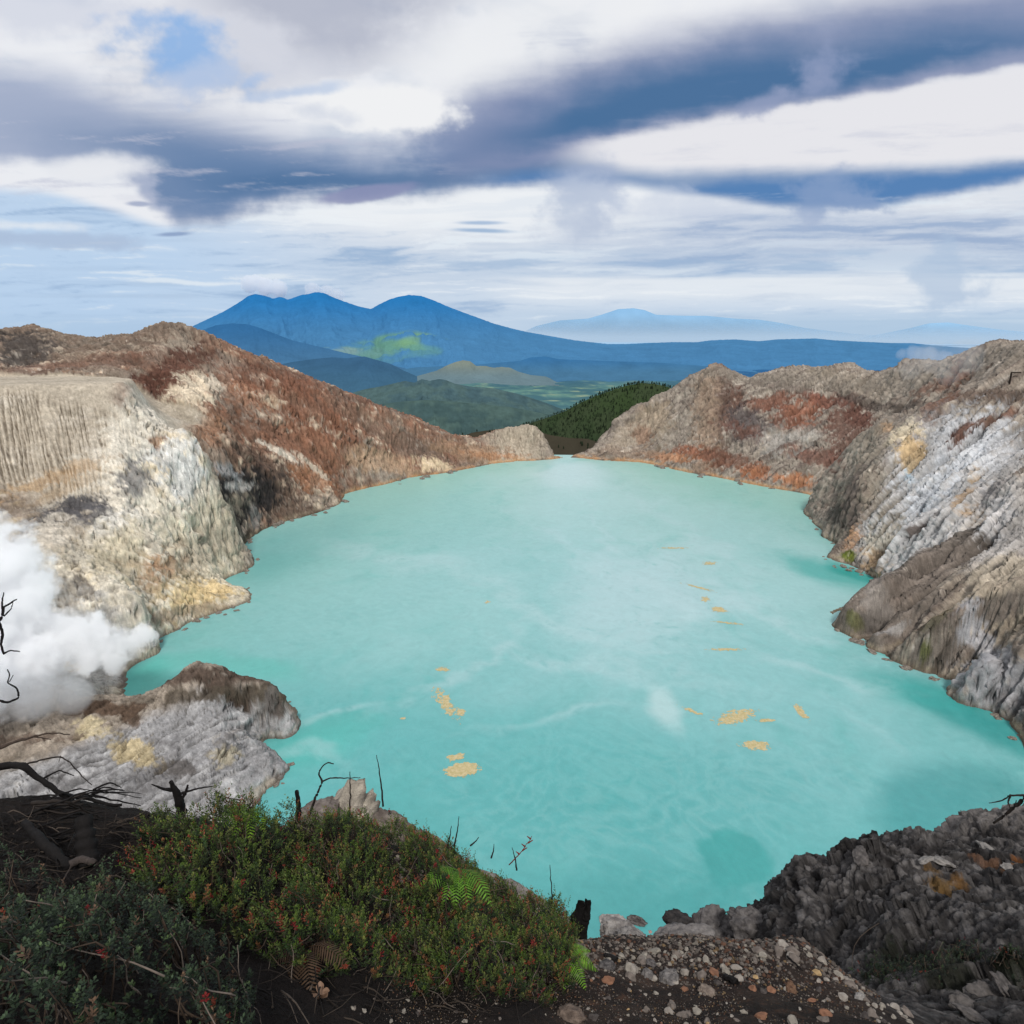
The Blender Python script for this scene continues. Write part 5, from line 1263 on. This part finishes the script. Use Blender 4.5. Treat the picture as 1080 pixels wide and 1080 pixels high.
def veg():
    rg = np.random.default_rng(77)
    # candidate ground points
    N = 34000; a = rg.uniform(-.86, .12, N); r = np.exp(rg.uniform(math.log(1.9), math.log(7.3), N))
    x, y = r*np.sin(a), r*np.cos(a); z = ng_z(x, y); px, py = proj(x, y, z)
    gap = fbm(x/.33, y/.33, oct=3, seed=302); keepn = (rg.random(N) < np.clip((r/7.3)**2*1.35, 0, 1)) & (gap > -.17-.2*rg.random(N)); x, y, z, px, py, r = [v[keepn] for v in (x, y, z, px, py, r)]
    bump = fbm(x/.7, y/.7, oct=3, seed=301)+.7*fbm(x/.22, y/.22, oct=2, seed=303)
    # footprint of the bright shrubs: from the rim edge down to a line that rises at the left
    edgeA_low = np.interp(px, [110, 150, 250, 330, 420, 520, 640], [905, 955, 1010, 1040, 1055, 1066, 1052])
    rim = np.interp(px, [90, 130, 250, 350, 430, 520, 600, 640], [905, 880, 884, 884, 903, 949, 992, 1000])
    inA = (px > 125) & (px < 640) & (py < edgeA_low+bump*16) & (py > rim-4) & (py > np.interp(px, [125, 160], [930, 870]))
    inB = (px > -60) & (px < 268) & (py > np.interp(px, [-60, 60, 150, 268], [955, 962, 968, 1040])+bump*24) & (py < 1180) & ~inA
    def centres(m, n, seed):
        g = np.random.default_rng(seed); pts = np.stack([x[m], y[m]], 1); c = pts[g.choice(len(pts), n, replace=False)]
        for _ in range(12):
            d = ((pts[:, None]-c[None])**2).sum(-1).argmin(1); c = np.array([pts[d == k].mean(0) if (d == k).any() else c[k] for k in range(n)])
        return c
    def do(m, n, kind, hmax, seed, labels, group):
        c = centres(m, n, seed); X_ = np.stack([x[m], y[m]], 1); zz = z[m]; PX, PY = px[m], py[m]
        d = np.sqrt(((X_[:, None]-c[None])**2).sum(-1)); own = d.argmin(1); dm = d.min(1)
        qx, qy = proj(c[:, 0], c[:, 1], ng_z(c[:, 0], c[:, 1])); order = np.argsort(qx+0*qy)
        for rank, k in enumerate(order):
            s_ = own == k
            if s_.sum() < 8: continue
            R_ = max(np.percentile(dm[s_], 95), .2)
            h = hmax*(1-.55*(dm[s_]/R_)**2).clip(.2, 1)*rg.uniform(.8, 1.1, s_.sum())*(1+1.7*bump[m][s_]).clip(.2, 2.3)
            tips = np.stack([X_[s_, 0], X_[s_, 1], zz[s_], h], 1)
            shrub(labels[rank], group, tips, kind, seed*10+rank)
    LA = ['bright green shrub with red tips at the left end of the row, beside black branches', 'bright green shrub just right of the leftmost one, thick with red tips', 'low green shrub in front of the second bright shrub, over the shaded hollow',
          'tall green shrub under the small fern at the top of the thicket', 'green shrub left of the pale pointed rock and its twigs', 'green shrub right in front of the pale pointed rock', 'green shrub below the pale pointed rock, nearer the viewer',
          'olive green shrub between the pale rock and the large fern', 'green shrub on the edge above the dead brown fern', 'green shrub at the left side of the large bright fern', 'dark green shrub under the large bright fern',
          'green shrub at the right side of the large bright fern', 'yellowish green shrub on the slanting ledge at the thin burnt stick', 'small green shrub at the right end of the row near the charred stump']
    LB = ['grey green shrub in the bottom left corner', 'grey green shrub against the left edge, under the black log', 'grey green shrub second from the left along the bottom', 'grey green shrub with rusty tips under the dead branches', 'grey green shrub with bare grey twigs in the bottom left quarter',
          'grey green shrub in the middle of the dark thicket', 'dull green shrub where the dark thicket meets the bright shrubs', 'dull green shrub on the right flank of the dark thicket', 'lowest dull green shrub beside the shaded hollow']
    do(inA, 14, 'A', .34, 11, LA, 'bright green shrubs along the rim'); do(inB, 9, 'B', .30, 12, LB, 'grey green shrubs in the lower left corner')
veg()

def fern(loc, rot, scale, label, col, nf=5, seed=0, cat='fern', spread=1.0):
    rg = np.random.default_rng(seed); root = empty('fern', loc, label, cat)
    root.rotation_euler = rot
    for f in range(nf):
        ac = Acc(); a = (f-(nf-1)/2)/max(nf-1, 1)*2.1*spread+rg.normal()*.12; L = scale*rg.uniform(.8, 1.1); n = 20
        t = np.linspace(0, 1, n); ax = np.stack([np.sin(a)*t*L, np.cos(a)*t*L, L*(.75*t-.95*t*t)], 1)
        V, Q = tube(ax, scale*.008, scale*.002, 4); ac.add(V, Q, lin(col)*.7)
        dirs = np.gradient(ax, axis=0); d_, s_, u_ = frames(dirs)
        for i in range(3, n):
            for sgn in (-1, 1):
                pl = L*.30*math.sin(pi*min(1, .16+t[i]*.84))**.7*(1-.25*t[i])+.004; w = L/n*.36
                dd = s_[i]*sgn*.9+d_[i]*.42-u_[i]*.12; dd /= np.linalg.norm(dd); b = ax[i]; m = 5; q = np.linspace(0, 1, m)
                ww = w*np.array([.5, 1, .85, .55, .06]); cen = b+dd*pl*q[:, None]-u_[i]*(pl*.22*q**2)[:, None]
                Vv = np.concatenate([cen+d_[i]*ww[:, None], cen-d_[i]*ww[:, None]]); ac.add(Vv, [[k, k+1, m+k+1, m+k] for k in range(m-1)], lin(col)*rg.uniform(.6, 1.25)*(.65+.5*t[i]))
        link('frond', ac.mesh('frond', False), leafm, root)
    return root
def place_fern(px, py, up, yaw, tilt, *a, **k):
    p = nhit(px, py); fern((p[0], p[1], p[2]+up), (tilt, 0, yaw), *a, **k)
place_fern(486, 962, .50, 2.9, .15, .44, 'large bright green fern spreading its fronds over the shrubs', (94, 138, 40), nf=6, seed=1)
place_fern(596, 1022, .16, 4.1, -.1, .34, 'bright green fern at the right end of the shrubs below the charred stump', (104, 150, 34), nf=4, seed=2)
place_fern(272, 892, .40, 3.0, .1, .34, 'small yellow green fern on top of the shrubs at the rim', (104, 140, 26), nf=5, seed=3)
place_fern(322, 1020, .14, 3.3, .1, .34, 'dead brown fern in the shaded hollow under the shrubs', (78, 58, 40), nf=4, seed=4)
place_fern(345, 1000, .16, 2.6, .1, .30, 'withered brown fern right behind the dead brown fern', (66, 52, 38), nf=4, seed=5)

# ------------------------------------------------------------------ dead wood
char_m = mat_attr('charred_wood', (8, 50), (.02, .006), .9, .5, .8, .2)
def polyline(pts, n=14, wig=0.0, seed=0):
    p = np.asarray(pts, float); s_ = np.r_[0, np.cumsum(np.linalg.norm(np.diff(p, axis=0), axis=1))]; t = np.linspace(0, s_[-1], n)
    q = np.stack([np.interp(t, s_, p[:, k]) for k in range(3)], 1)
    q[1:-1] = .25*q[:-2]+.5*q[1:-1]+.25*q[2:]
    if wig: q += np.stack([fbm(t*9/s_[-1], t*0+seed+k*3.3, oct=3, seed=seed+k) for k in range(3)], 1)*wig
    return q
def branch(label, lines, col, group=None, name='dead_branch', cat='branch', seed=0):
    """lines: list of (pixel/distance polyline, r0, r1); the first is the main stem, the rest are side shoots"""
    base = at_r(*lines[0][0][0]); base = np.array(base); root = empty(name, tuple(base), label, cat, group)
    for i, (pp, r0, r1) in enumerate(lines):
        pts = [at_r(*q)-base for q in pp]; path = polyline(pts, max(8, 5*len(pts)), np.linalg.norm(pts[-1]-pts[0])*.03, seed+i)
        V, Q = tube(path, r0, r1, 6, seed+i); me = mesh_np('stem' if i == 0 else 'side_branch', V, Q, np.tile(lin(col), (len(V), 1))*np.random.default_rng(seed+i).uniform(.7, 1.2, (len(V), 1)))
        link('stem' if i == 0 else 'side_branch', me, char_m, root)
    return root
K1, K2, K3 = (24, 21, 20), (44, 38, 34), (76, 66, 58)
branch('gnarled black branch tip reaching in from the left edge beside the steam', [([(-14, 664, 5), (2, 652, 5), (4, 640, 5), (18, 632, 5)], .012, .004), ([(3, 648, 5), (2, 635, 5), (4, 625, 5)], .007, .003), ([(-2, 655, 5), (3, 668, 5), (1, 680, 5), (4, 690, 5)], .010, .006), ([(3, 690, 5), (10, 686, 5), (21, 687, 5)], .006, .003), ([(4, 650, 5), (12, 642, 5), (14, 634, 5)], .005, .002)], K1, seed=1)
branch('curled black twig at the left edge below the gnarled branch tip', [([(-6, 738, 5), (8, 741, 5), (20, 736, 5), (18, 726, 5), (8, 720, 5), (10, 712, 5), (8, 706, 5)], .008, .003), ([(10, 719, 5), (14, 712, 5)], .003, .002)], K1, seed=2)
branch('long black dead branch arching over the pile at the left', [([(-20, 815, 6.5), (10, 806, 6.5), (24, 808, 6.4), (44, 822, 6.3), (60, 836, 6.2), (90, 842, 6.2), (128, 850, 6.1)], .035, .012), ([(44, 822, 6.3), (62, 812, 6.3), (78, 818, 6.2)], .009, .004), ([(90, 842, 6.2), (108, 830, 6.2), (130, 833, 6.2)], .009, .003)], K1, seed=3)
branch('thin arched twig above the pile of black branches', [([(28, 806, 6.6), (50, 800, 6.6), (64, 797, 6.6), (76, 806, 6.5), (84, 816, 6.5), (97, 828, 6.4)], .008, .004), ([(64, 797, 6.6), (62, 804, 6.6)], .004, .002)], K2, seed=4)
branch('brown bare branch lying across the grey outcrop at the left edge', [([(-10, 792, 7), (14, 783, 7), (36, 777, 7), (60, 772, 7), (74, 775, 7)], .016, .004), ([(36, 777, 7), (54, 780, 7)], .007, .003)], (70, 58, 50), seed=5)
labs = ['lowest', 'second', 'middle', 'fourth', 'upper', 'topmost']
rb = random.Random(12)
for i in range(44):
    x0 = rb.uniform(-20, 60); y0 = rb.uniform(838, 905); x1 = x0+rb.uniform(50, 110); r = rb.uniform(5.4, 6.6)
    y1 = y0+rb.uniform(-26, 22); k = rb.uniform(-14, 10)
    x1 = min(x1, 150)
    branch('bare blackened branch in the tangled pile at the left edge', [([(x0, y0, r), ((x0+x1)/2, (y0+y1)/2+k, r-.1), (x1, y1, r)], rb.uniform(.006, .017), rb.uniform(.002, .005)), ([((x0+x1)/2, (y0+y1)/2+k, r-.1), ((x0+x1)/2+18, (y0+y1)/2+k-rb.uniform(2, 10), r-.1), ((x0+x1)/2+30, (y0+y1)/2+k-rb.uniform(0, 8), r)], .008, .003)], rb.choice([K1, K1, K1, K2]), 'blackened branches in the tangled pile', seed=20+i)
branch('thick black log leaning in the pile above the grey green shrubs', [([(26, 868, 5.4), (44, 888, 5.1), (62, 905, 4.9), (72, 916, 4.8)], .03, .04)], K1, name='dead_log', cat='log', seed=60)
branch('short black upright log in the middle of the pile', [([(92, 912, 4.9), (90, 885, 5.0), (88, 862, 5.1)], .085, .05)], K1, name='dead_log', cat='log', seed=61)
branch('broken grey stub lying on the shaded ground under the black logs', [([(74, 912, 4.6), (86, 906, 4.6), (100, 910, 4.5)], .03, .022), ([(76, 912, 4.6), (66, 930, 4.5), (60, 944, 4.4)], .006, .004)], (66, 58, 54), name='dead_log', cat='log', seed=62)
branch('knotted black root standing at the left end of the bright shrubs', [([(192, 858, 6.5), (188, 840, 6.5), (180, 824, 6.5)], .05, .02), ([(186, 834, 6.5), (172, 832, 6.5), (160, 827, 6.5)], .02, .006), ([(188, 838, 6.5), (206, 832, 6.5), (226, 829, 6.5)], .014, .004), ([(190, 845, 6.5), (196, 836, 6.5), (198, 828, 6.5)], .02, .01)], K1, name='dead_root', cat='root', seed=63)
branch('short dark dead branch standing left of the pale pointed rock', [([(314, 868, 6.2), (315, 850, 6.2), (313, 834, 6.2)], .03, .022)], K1, name='burnt_stub', cat='stub', seed=64)
branch('forked dead twig curling up in front of the pale pointed rock', [([(326, 860, 6.1), (334, 838, 6.1), (340, 824, 6.1), (336, 816, 6.1), (340, 808, 6.1), (346, 804, 6.1), (352, 806, 6.1)], .016, .005), ([(340, 824, 6.1), (350, 820, 6.1), (366, 821, 6.1), (380, 820, 6.1)], .009, .003)], K2, seed=65)
for px0, py0, px1, py1, r, lb in [(368, 866, 369, 814, 6.2, 'straight thin burnt stick right in front of the pale pointed rock'), (404, 850, 397, 796, 6.3, 'straight thin burnt stick right of the pale pointed rock, against the water'), (357, 874, 357, 850, 6.1, 'short thin burnt stick below the pale pointed rock'),
                                  (471, 895, 476, 871, 6.3, 'short leaning stick, left of the pair standing over the slanting ledge'), (479, 892, 484, 861, 6.3, 'taller leaning stick, right of the pair standing over the slanting ledge'), (518, 905, 521, 890, 6.3, 'tiny bare stick left of the red tipped sprigs'),
                                  (582, 964, 580, 912, 6.4, 'tall thin burnt stick at the right end of the shrubs'), (545, 918, 540, 894, 6.3, 'short bare stick beside the red tipped sprig'), (496, 892, 505, 883, 6.3, 'small slanting stick between the pairs on the ledge')]:
    branch(lb, [([(px0, py0, r), ((px0+px1)/2+1, (py0+py1)/2, r), (px1, py1, r)], .011, .0035)], K2, name='burnt_stick', cat='stick', seed=int(px0))
branch('red tipped sprig reaching above the shrubs against the water', [([(537, 912, 6.3), (546, 903, 6.3), (556, 890, 6.3), (561, 882, 6.3)], .007, .003)]+[([(548+k*3, 901-k*4, 6.3), (549+k*3+(4 if k % 2 else -5), 898-k*4, 6.3)], .010, .004) for k in range(5)], (120, 44, 36), name='sprig', cat='sprig', seed=70)
branch('dead branch on the right edge hooking over the crag', [([(1100, 832, 21), (1075, 846, 21), (1062, 858, 21), (1048, 868, 21)], .08, .03), ([(1100, 838, 21), (1078, 839, 21), (1066, 838, 21), (1056, 845, 21), (1043, 847, 21)], .04, .01), ([(1066, 838, 21), (1063, 846, 21), (1066, 853, 21)], .03, .015), ([(1070, 852, 21), (1072, 844, 21)], .02, .01)], (48, 42, 38), seed=71)
branch('curved dark stick lying on the gravel slope', [([(795, 1062, 5.9), (815, 1058, 5.9), (840, 1055, 5.9)], .014, .006), ([(815, 1058, 5.9), (822, 1064, 5.8)], .006, .003)], K1, name='dead_stick', cat='stick', seed=72)
for px, py, r, w, lb in [(764, 1033, 7.0, 12, 'short black burnt log piece on the gravel'), (638, 1010, 6.6, 12, 'black burnt piece of wood under the charred stump'), (830, 1012, 7.3, 16, 'long dark splinter slanting across the pale gravel')]:
    p = nhit(px, py); q = nhit(px+w, py+(6 if w < 16 else 14)); rr = math.hypot(p[0], p[1])
    pth = [np.array(p)+(0, 0, .03), (np.array(p)+np.array(q))/2+(0, 0, .045), np.array(q)+(0, 0, .03)]
    b = np.array(p); V, Q = tube(polyline(np.array(pth)-b, 10, .02, px), .03 if w < 16 else .012, .04 if w < 16 else .006, 7, px)
    o = link('burnt_wood', mesh_np('burnt_wood', V, Q, np.tile(lin(K1), (len(V), 1)), False), char_m); o.location = b; tag(o, lb, 'wood')
def litter():
    rg = np.random.default_rng(91); ac = Acc()
    for _ in range(900):
        if rg.random() < .72: px, py = rg.uniform(-40, 330), rg.uniform(862, 965)
        else: px, py = rg.uniform(230, 560), rg.uniform(960, 1082)
        p_ = nhit(px, py)
        if p_ is None or math.hypot(p_[0], p_[1]) > 9: continue
        L = rg.uniform(.08, .42); a = rg.normal()*.5+(0 if rg.random() < .7 else 1.5); d = np.array((cos(a), sin(a), rg.normal()*.12)); h = rg.uniform(.005, .07)
        q = [np.array(p_)+d*L*(t-.5)+np.array((0, 0, h+.03*sin(5*t+a)-.03*L)) for t in np.linspace(0, 1, 5)]
        V, Q = tube(q, rg.uniform(.003, .009), .002, 4); ac.add(V, Q, lin([(26, 22, 20), (40, 34, 30), (62, 54, 47), (84, 74, 66)][rg.choice(4, p=(.4, .3, .2, .1))]))
    tag(link('twig_litter', ac.mesh('twig_litter'), char_m), 'dark litter of broken twigs covering the shaded ground at the left', 'twig litter', kind='stuff')
litter()
def stump():
    b = at_r(611, 986, 6.6); root = empty('charred_stump', tuple(b), 'forked charred black stump standing upright at the edge over the water', 'stump')
    for nm, lines in (('trunk', ([(605, 990, 6.6), (607, 972, 6.6), (613, 955, 6.6)], .10, .055)), ('split_spike', ([(611, 988, 6.6), (617, 970, 6.6), (621, 953, 6.6)], .085, .028)), ('split_spike', ([(602, 988, 6.6), (605, 970, 6.6), (609, 957, 6.6)], .06, .02)), ('split_spike', ([(609, 985, 6.65), (614, 966, 6.65), (618, 951, 6.65)], .04, .015))):
        pp, r0, r1 = lines; pts = [at_r(*q)-b for q in pp]; V, Q = tube(polyline(pts, 16, .008, 5), r0, r1, 9, 3)
        n = fbm(V[:, 0]*40, V[:, 1]*40, V[:, 2]*6, oct=4, seed=5, ridged=True); V = V+(n*.012)[:, None]*np.array((1, 1, 0))
        V[:, 2] += (V[:, 2] > np.percentile(V[:, 2], 90))*np.random.default_rng(2).uniform(-.02, .05, len(V))
        link(nm, mesh_np(nm, V, Q, np.tile(lin((20, 18, 17)), (len(V), 1)), False), char_m, root)
stump()
# little curled dead leaves at the bottom
def dry_leaves():
    p = nhit(337, 1052); root = empty('dry_leaf_cluster', tuple(p), 'curled pale brown dead leaves on the dark soil near the bottom edge', 'dead leaves'); rg = np.random.default_rng(31)
    for k in range(7):
        a = rg.uniform(0, 6.28); L = rg.uniform(.05, .09); n = 8; t = np.linspace(0, 1, n); u = np.linspace(-1, 1, 5)
        T, U = np.meshgrid(t, u, indexing='ij'); w = L*.38*np.sin(pi*np.clip(T, .02, .98))**.7
        X_ = T*L; Y_ = U*w; Z_ = .02+.6*Y_**2/L*3+L*.45*T**2+rg.normal()*.004; c_, s_ = cos(a), sin(a)
        V = np.stack([X_*c_-Y_*s_, X_*s_+Y_*c_, Z_], -1).reshape(-1, 3)
        link('leaf', mesh_np('leaf', V, gridquads(n, 5), np.tile(lin((140, 112, 92)), (len(V), 1))*rg.uniform(.7, 1.1)), leafm, root)
dry_leaves()
# small bushes on the crag
def tufts():
    rg = np.random.default_rng(41)
    for px, py, R_, lb in [(930, 1028, 24, 'small dark green bush in the hollow of the crag, left of two'), (975, 1020, 34, 'wide dark scrubby bush in the middle of the crag foot'), (1068, 1026, 20, 'small green bush at the right edge under the crag'), (1010, 1010, 20, 'sparse dull bush above the grey blocks of the crag')]:
        cs = []
        for _ in range(int(R_*9)):
            q = nhit(px+rg.normal()*R_*.5, py+rg.normal()*R_*.28, 8.5)
            if q is not None: cs.append((q[0], q[1], q[2], rg.uniform(.05, .22)))
        shrub(lb, 'small bushes on the crag', np.array(cs), 'B', int(px))
tufts()

# ------------------------------------------------------------------ sulphur scum on the water
def scum():
    m, nt, out = new_mat('sulphur_scum'); pos = nt.node('ShaderNodeNewGeometry').outputs['Position']; n = nt.noise(pos, .8, 6, .7)
    principled(nt, out, nt.mix(nt.sm(n, .35, .65), lin((172, 158, 112)), lin((196, 180, 142))), .8, .1)
    specs = [(487, 812, 21, 8, -6, .0, 'largest cream coloured sulphur patch, near the shrubs'), (480, 799, 11, 4, -10, .1, 'small sulphur patch touching the largest one from behind'),
             (470, 742, 8, 22, -35, .34, 'broken chain of sulphur flecks above the largest patch'), (467, 706, 9, 2.5, 0, .2, 'tiny sulphur fleck at the top of the broken chain'), (486, 752, 5, 6, 0, .25, 'small sulphur fleck right of the broken chain'),
             (776, 756, 26, 8, -14, .22, 'ragged ochre sulphur patch right of the lake centre'), (797, 786, 17, 5.5, 5, .15, 'ochre sulphur patch below the ragged one'), (845, 751, 13, 4, 48, .15, 'slanting sulphur streak right of the ragged patch'), (808, 760, 10, 2.0, 0, .15, 'thin sulphur streak trailing from the ragged patch'),
             (765, 685, 22, 1.6, 0, .25, 'thin line of sulphur in the middle of the lake'), (758, 643, 9, 3.5, 10, .2, 'small orange sulphur patch at the end of the pinkish line'), (768, 657, 18, 1.2, 6, .3, 'faint pinkish sulphur thread below the small orange patch'), (744, 632, 5, 3, 0, .2, 'sulphur dot above the small orange patch'), (738, 620, 20, 1.1, 14, .35, 'faint thread of sulphur above the orange dots'),
             (748, 594, 8, 2, 0, .3, 'farthest small sulphur patch, among the milky streaks'), (712, 578, 18, 1.0, 0, .35, 'farthest faint sulphur thread'), (730, 750, 14, 2, 20, .35, 'faint sulphur trail left of the ragged patch'), (424, 758, 4, 1.6, 0, .2, 'lone sulphur dot near the left side of the lake'), (514, 635, 3, 1.5, 0, .2, 'lone sulphur dot far out at the left of the lake centre')]
    for k, (px, py, rx, ry, ang, hole, lb) in enumerate(specs):
        n = 150; gx_, gy_ = np.meshgrid(np.linspace(-1.5, 1.5, n), np.linspace(-1.5, 1.5, n)); a = radians(ang)
        d = np.hypot(gx_, gy_)
        wx_ = px+(gx_*rx*cos(a)-gy_*ry*sin(a)); wy_ = py+(gx_*rx*sin(a)+gy_*ry*cos(a))
        c0 = np.array(P0(px, py)); XX = np.zeros_like(gx_); YY = np.zeros_like(gx_)
        xr, yr, zr = ray(wx_, wy_); t = (0-H)/zr; XX = xr*t; YY = yr*t
        nz = fbm(XX/2.2+k*9, YY/2.2, oct=6, seed=700+k, gain=.72)
        inside = (d+nz*(1.0+hole*3.2)+hole*.55) < .95
        keep = inside[:-1, :-1] & inside[1:, 1:] & inside[1:, :-1] & inside[:-1, 1:]
        if keep.sum() < 4: continue
        V = np.stack([XX-c0[0], YY-c0[1], 0*XX+.012*nz], -1).reshape(-1, 3); Q = gridquads(n, n, keep); V, Q = compact(V, Q)
        o = link('sulphur_patch', mesh_np('sulphur_patch', V, Q), m); o.location = (c0[0], c0[1], .05)
        tag(o, lb, 'sulphur patch')
scum()

# ------------------------------------------------------------------ post on the right rim
p = CR['hit'](1067, 408); bmx = bmesh.new()
def bxx(bm, c, s_):
    r_ = bmesh.ops.create_cube(bm, size=1); bmesh.ops.scale(bm, vec=s_, verts=r_['verts']); bmesh.ops.translate(bm, vec=c, verts=r_['verts'])
me = bpy.data.meshes.new('post'); bxx(bmx, (0, 0, 3.2), (.9, .9, 7.4)); bmesh.ops.bevel(bmx, geom=bmx.edges[:], offset=.1, segments=1, affect='EDGES'); bmx.to_mesh(me); bmx.free()
pm_, nt, out = new_mat('weathered_post'); principled(nt, out, nt.mix(nt.noise(nt.node('ShaderNodeTexCoord').outputs['Object'], 3, 4), lin((30, 26, 24)), lin((56, 48, 42))), .9, .1)
root = empty('signpost', tuple(p), 'small dark post with a crossbar standing on the right rim', 'post'); link('post', me, pm_, root)
bmx = bmesh.new(); me = bpy.data.meshes.new('crossbar'); bxx(bmx, (3.0, 0, 7.3), (7.0, .5, .8)); bmesh.ops.bevel(bmx, geom=bmx.edges[:], offset=.08, segments=1, affect='EDGES'); bmx.to_mesh(me); bmx.free(); link('crossbar', me, pm_, root)

def shore_rocks():
    pal = ((104, 96, 88), (150, 140, 128)); ms = [rock_mesh(800+k, 3, .75, .6, pal, 'shore_rock') for k in range(6)]
    for q in ms: q.materials.append(shore_m)
    r_ = random.Random(9)
    L = [(358, 531), (340, 538), (330, 542), (312, 546), (300, 550), (285, 556), (262, 571), (254, 578), (266, 590), (262, 602), (256, 620), (259, 636), (248, 641), (235, 645), (210, 653), (190, 662), (170, 675), (420, 507), (450, 502), (480, 496),
         (861, 524), (858, 548), (866, 558), (879, 572), (874, 588), (886, 596), (900, 600), (915, 606), (927, 614), (884, 662), (897, 674), (912, 677), (925, 685), (940, 697), (958, 704), (985, 714), (1010, 722), (1037, 738), (1050, 756), (1072, 776), (700, 491), (740, 501), (780, 508), (820, 515), (303, 742), (304, 755), (285, 790), (304, 806), (298, 826), (128, 735)]
    for px, py in L:
        for _ in range(3):
            a, b = px+r_.uniform(-7, 7), py+r_.uniform(-2, 3.5); p = P0(a, b); d = math.hypot(p[0], p[1]); s_ = d*r_.uniform(.0018, .0062)
            o = link('shore_rock', r_.choice(ms)); o.location = (p[0], p[1], r_.uniform(-.3, .1)*s_); o.scale = (s_*r_.uniform(.8, 1.5), s_, s_*r_.uniform(.6, 1)); o.rotation_euler = (r_.uniform(-.3, .3), r_.uniform(-.3, .3), r_.uniform(0, 6))
            tag(o, 'fallen grey brown rock lying at the waterline of the lake', 'rock', 'rocks fallen along the waterline')
shore_rocks()

# ------------------------------------------------------------------ steam and cap clouds
def vol_cloud(name, label, cat, puffs, dens, nscale, edge, aniso=.3, col=(.97, .975, .985)):
    """puffs: world-space spheres (x,y,z,r). one domain mesh hugging them, density = soft union of the puffs broken up by noise"""
    Pf = np.array(puffs, float); c0 = Pf[:, :3].mean(0)
    bm = bmesh.new()
    lo = (Pf[:, :3]-Pf[:, 3:]*1.25).min(0)-c0; hi = (Pf[:, :3]+Pf[:, 3:]*1.25).max(0)-c0
    bmesh.ops.create_cube(bm, size=1)
    for v in bm.verts: v.co = [lo[k] if v.co[k] < 0 else hi[k] for k in range(3)]
    me = bpy.data.meshes.new(name); bm.to_mesh(me); bm.free()
    m, nt, out = new_mat(name+'_volume')
    tc = nt.node('ShaderNodeTexCoord').outputs['Object']
    n = nt.noise(tc, nscale, 6, .6, .0)
    w = nt.node('ShaderNodeTexNoise'); 
    best = None
    for q in Pf:
        vd = nt.node('ShaderNodeVectorMath', operation='DISTANCE'); nt.l.new(tc, vd.inputs[0]); vd.inputs[1].default_value = tuple(q[:3]-c0)
        d = X(nt, vd.outputs['Value'])*(1.0/q[3])
        best = d if best is None else nt.m('SMOOTH_MIN', best, d, .25)
    f = (n-.5)*edge+best
    dn = nt.sm(f, 1.0, .80)*dens
    v = nt.node('ShaderNodeVolumePrincipled'); v.inputs['Color'].default_value = (*col, 1); nt.put(v.inputs['Density'], dn); v.inputs['Anisotropy'].default_value = aniso
    nt.l.new(v.outputs[0], out.inputs['Volume'])
    o = link(name, me, m); o.location = c0
    return tag(o, label, cat)
def pf(px, py, r, rp): q = at_r(px, py, r); return (q[0], q[1], q[2], rp/F*r)
vol_cloud('steam_plume', 'thick white steam plume drifting over the shore at the left edge', 'steam',
          [pf(-30, 600, 300, 44), pf(8, 592, 300, 30), pf(22, 612, 298, 26), pf(-10, 640, 295, 46), pf(25, 650, 290, 30), pf(50, 668, 288, 27), pf(80, 672, 285, 26), pf(108, 680, 282, 22), pf(132, 682, 280, 17), pf(148, 672, 280, 14), pf(20, 690, 280, 34), pf(-30, 700, 280, 50), pf(90, 700, 278, 16), pf(55, 697, 278, 20), pf(-40, 650, 290, 50), pf(120, 700, 276, 12)],
          .22, .10, 2.8, aniso=-0.3, col=(.995, .996, 1))
vol_cloud('thin_steam', 'thin veil of steam creeping along the ground behind the grey outcrop', 'steam', [pf(-10, 730, 262, 30), pf(35, 733, 260, 26), pf(75, 733, 258, 20), pf(-50, 725, 262, 40)], .09, .06, 1.0)
vol_cloud('cap_cloud', 'small white cap cloud sitting on the left summit of the blue mountain', 'cloud', [pf(264, 301, 23500, 9), pf(278, 303, 23500, 10), pf(294, 305, 23500, 9), pf(270, 296, 23500, 6)], .005, .0016, 1.6, aniso=0)
vol_cloud('cap_cloud', 'grey wisp of cloud on the middle summit of the blue mountain', 'cloud', [pf(330, 307, 23500, 8), pf(345, 309, 23500, 8), pf(356, 312, 23500, 7)], .0028, .0016, 1.6, aniso=0)
vol_cloud('cloud_wisp', 'thin pale cloud wisp before the long blue rim at the right', 'cloud', [pf(965, 375, 15000, 9), pf(980, 377, 15000, 10), pf(996, 378, 15000, 9), pf(950, 374, 15000, 6)], .0014, .0022, 1.6, aniso=0)
vol_cloud('thin_steam', 'faint haze of steam drifting over the right part of the rim', 'steam', [pf(985, 378, 560, 16), pf(1020, 376, 560, 18), pf(960, 390, 560, 12), pf(1000, 392, 560, 14)], .012, .03, 1.5)
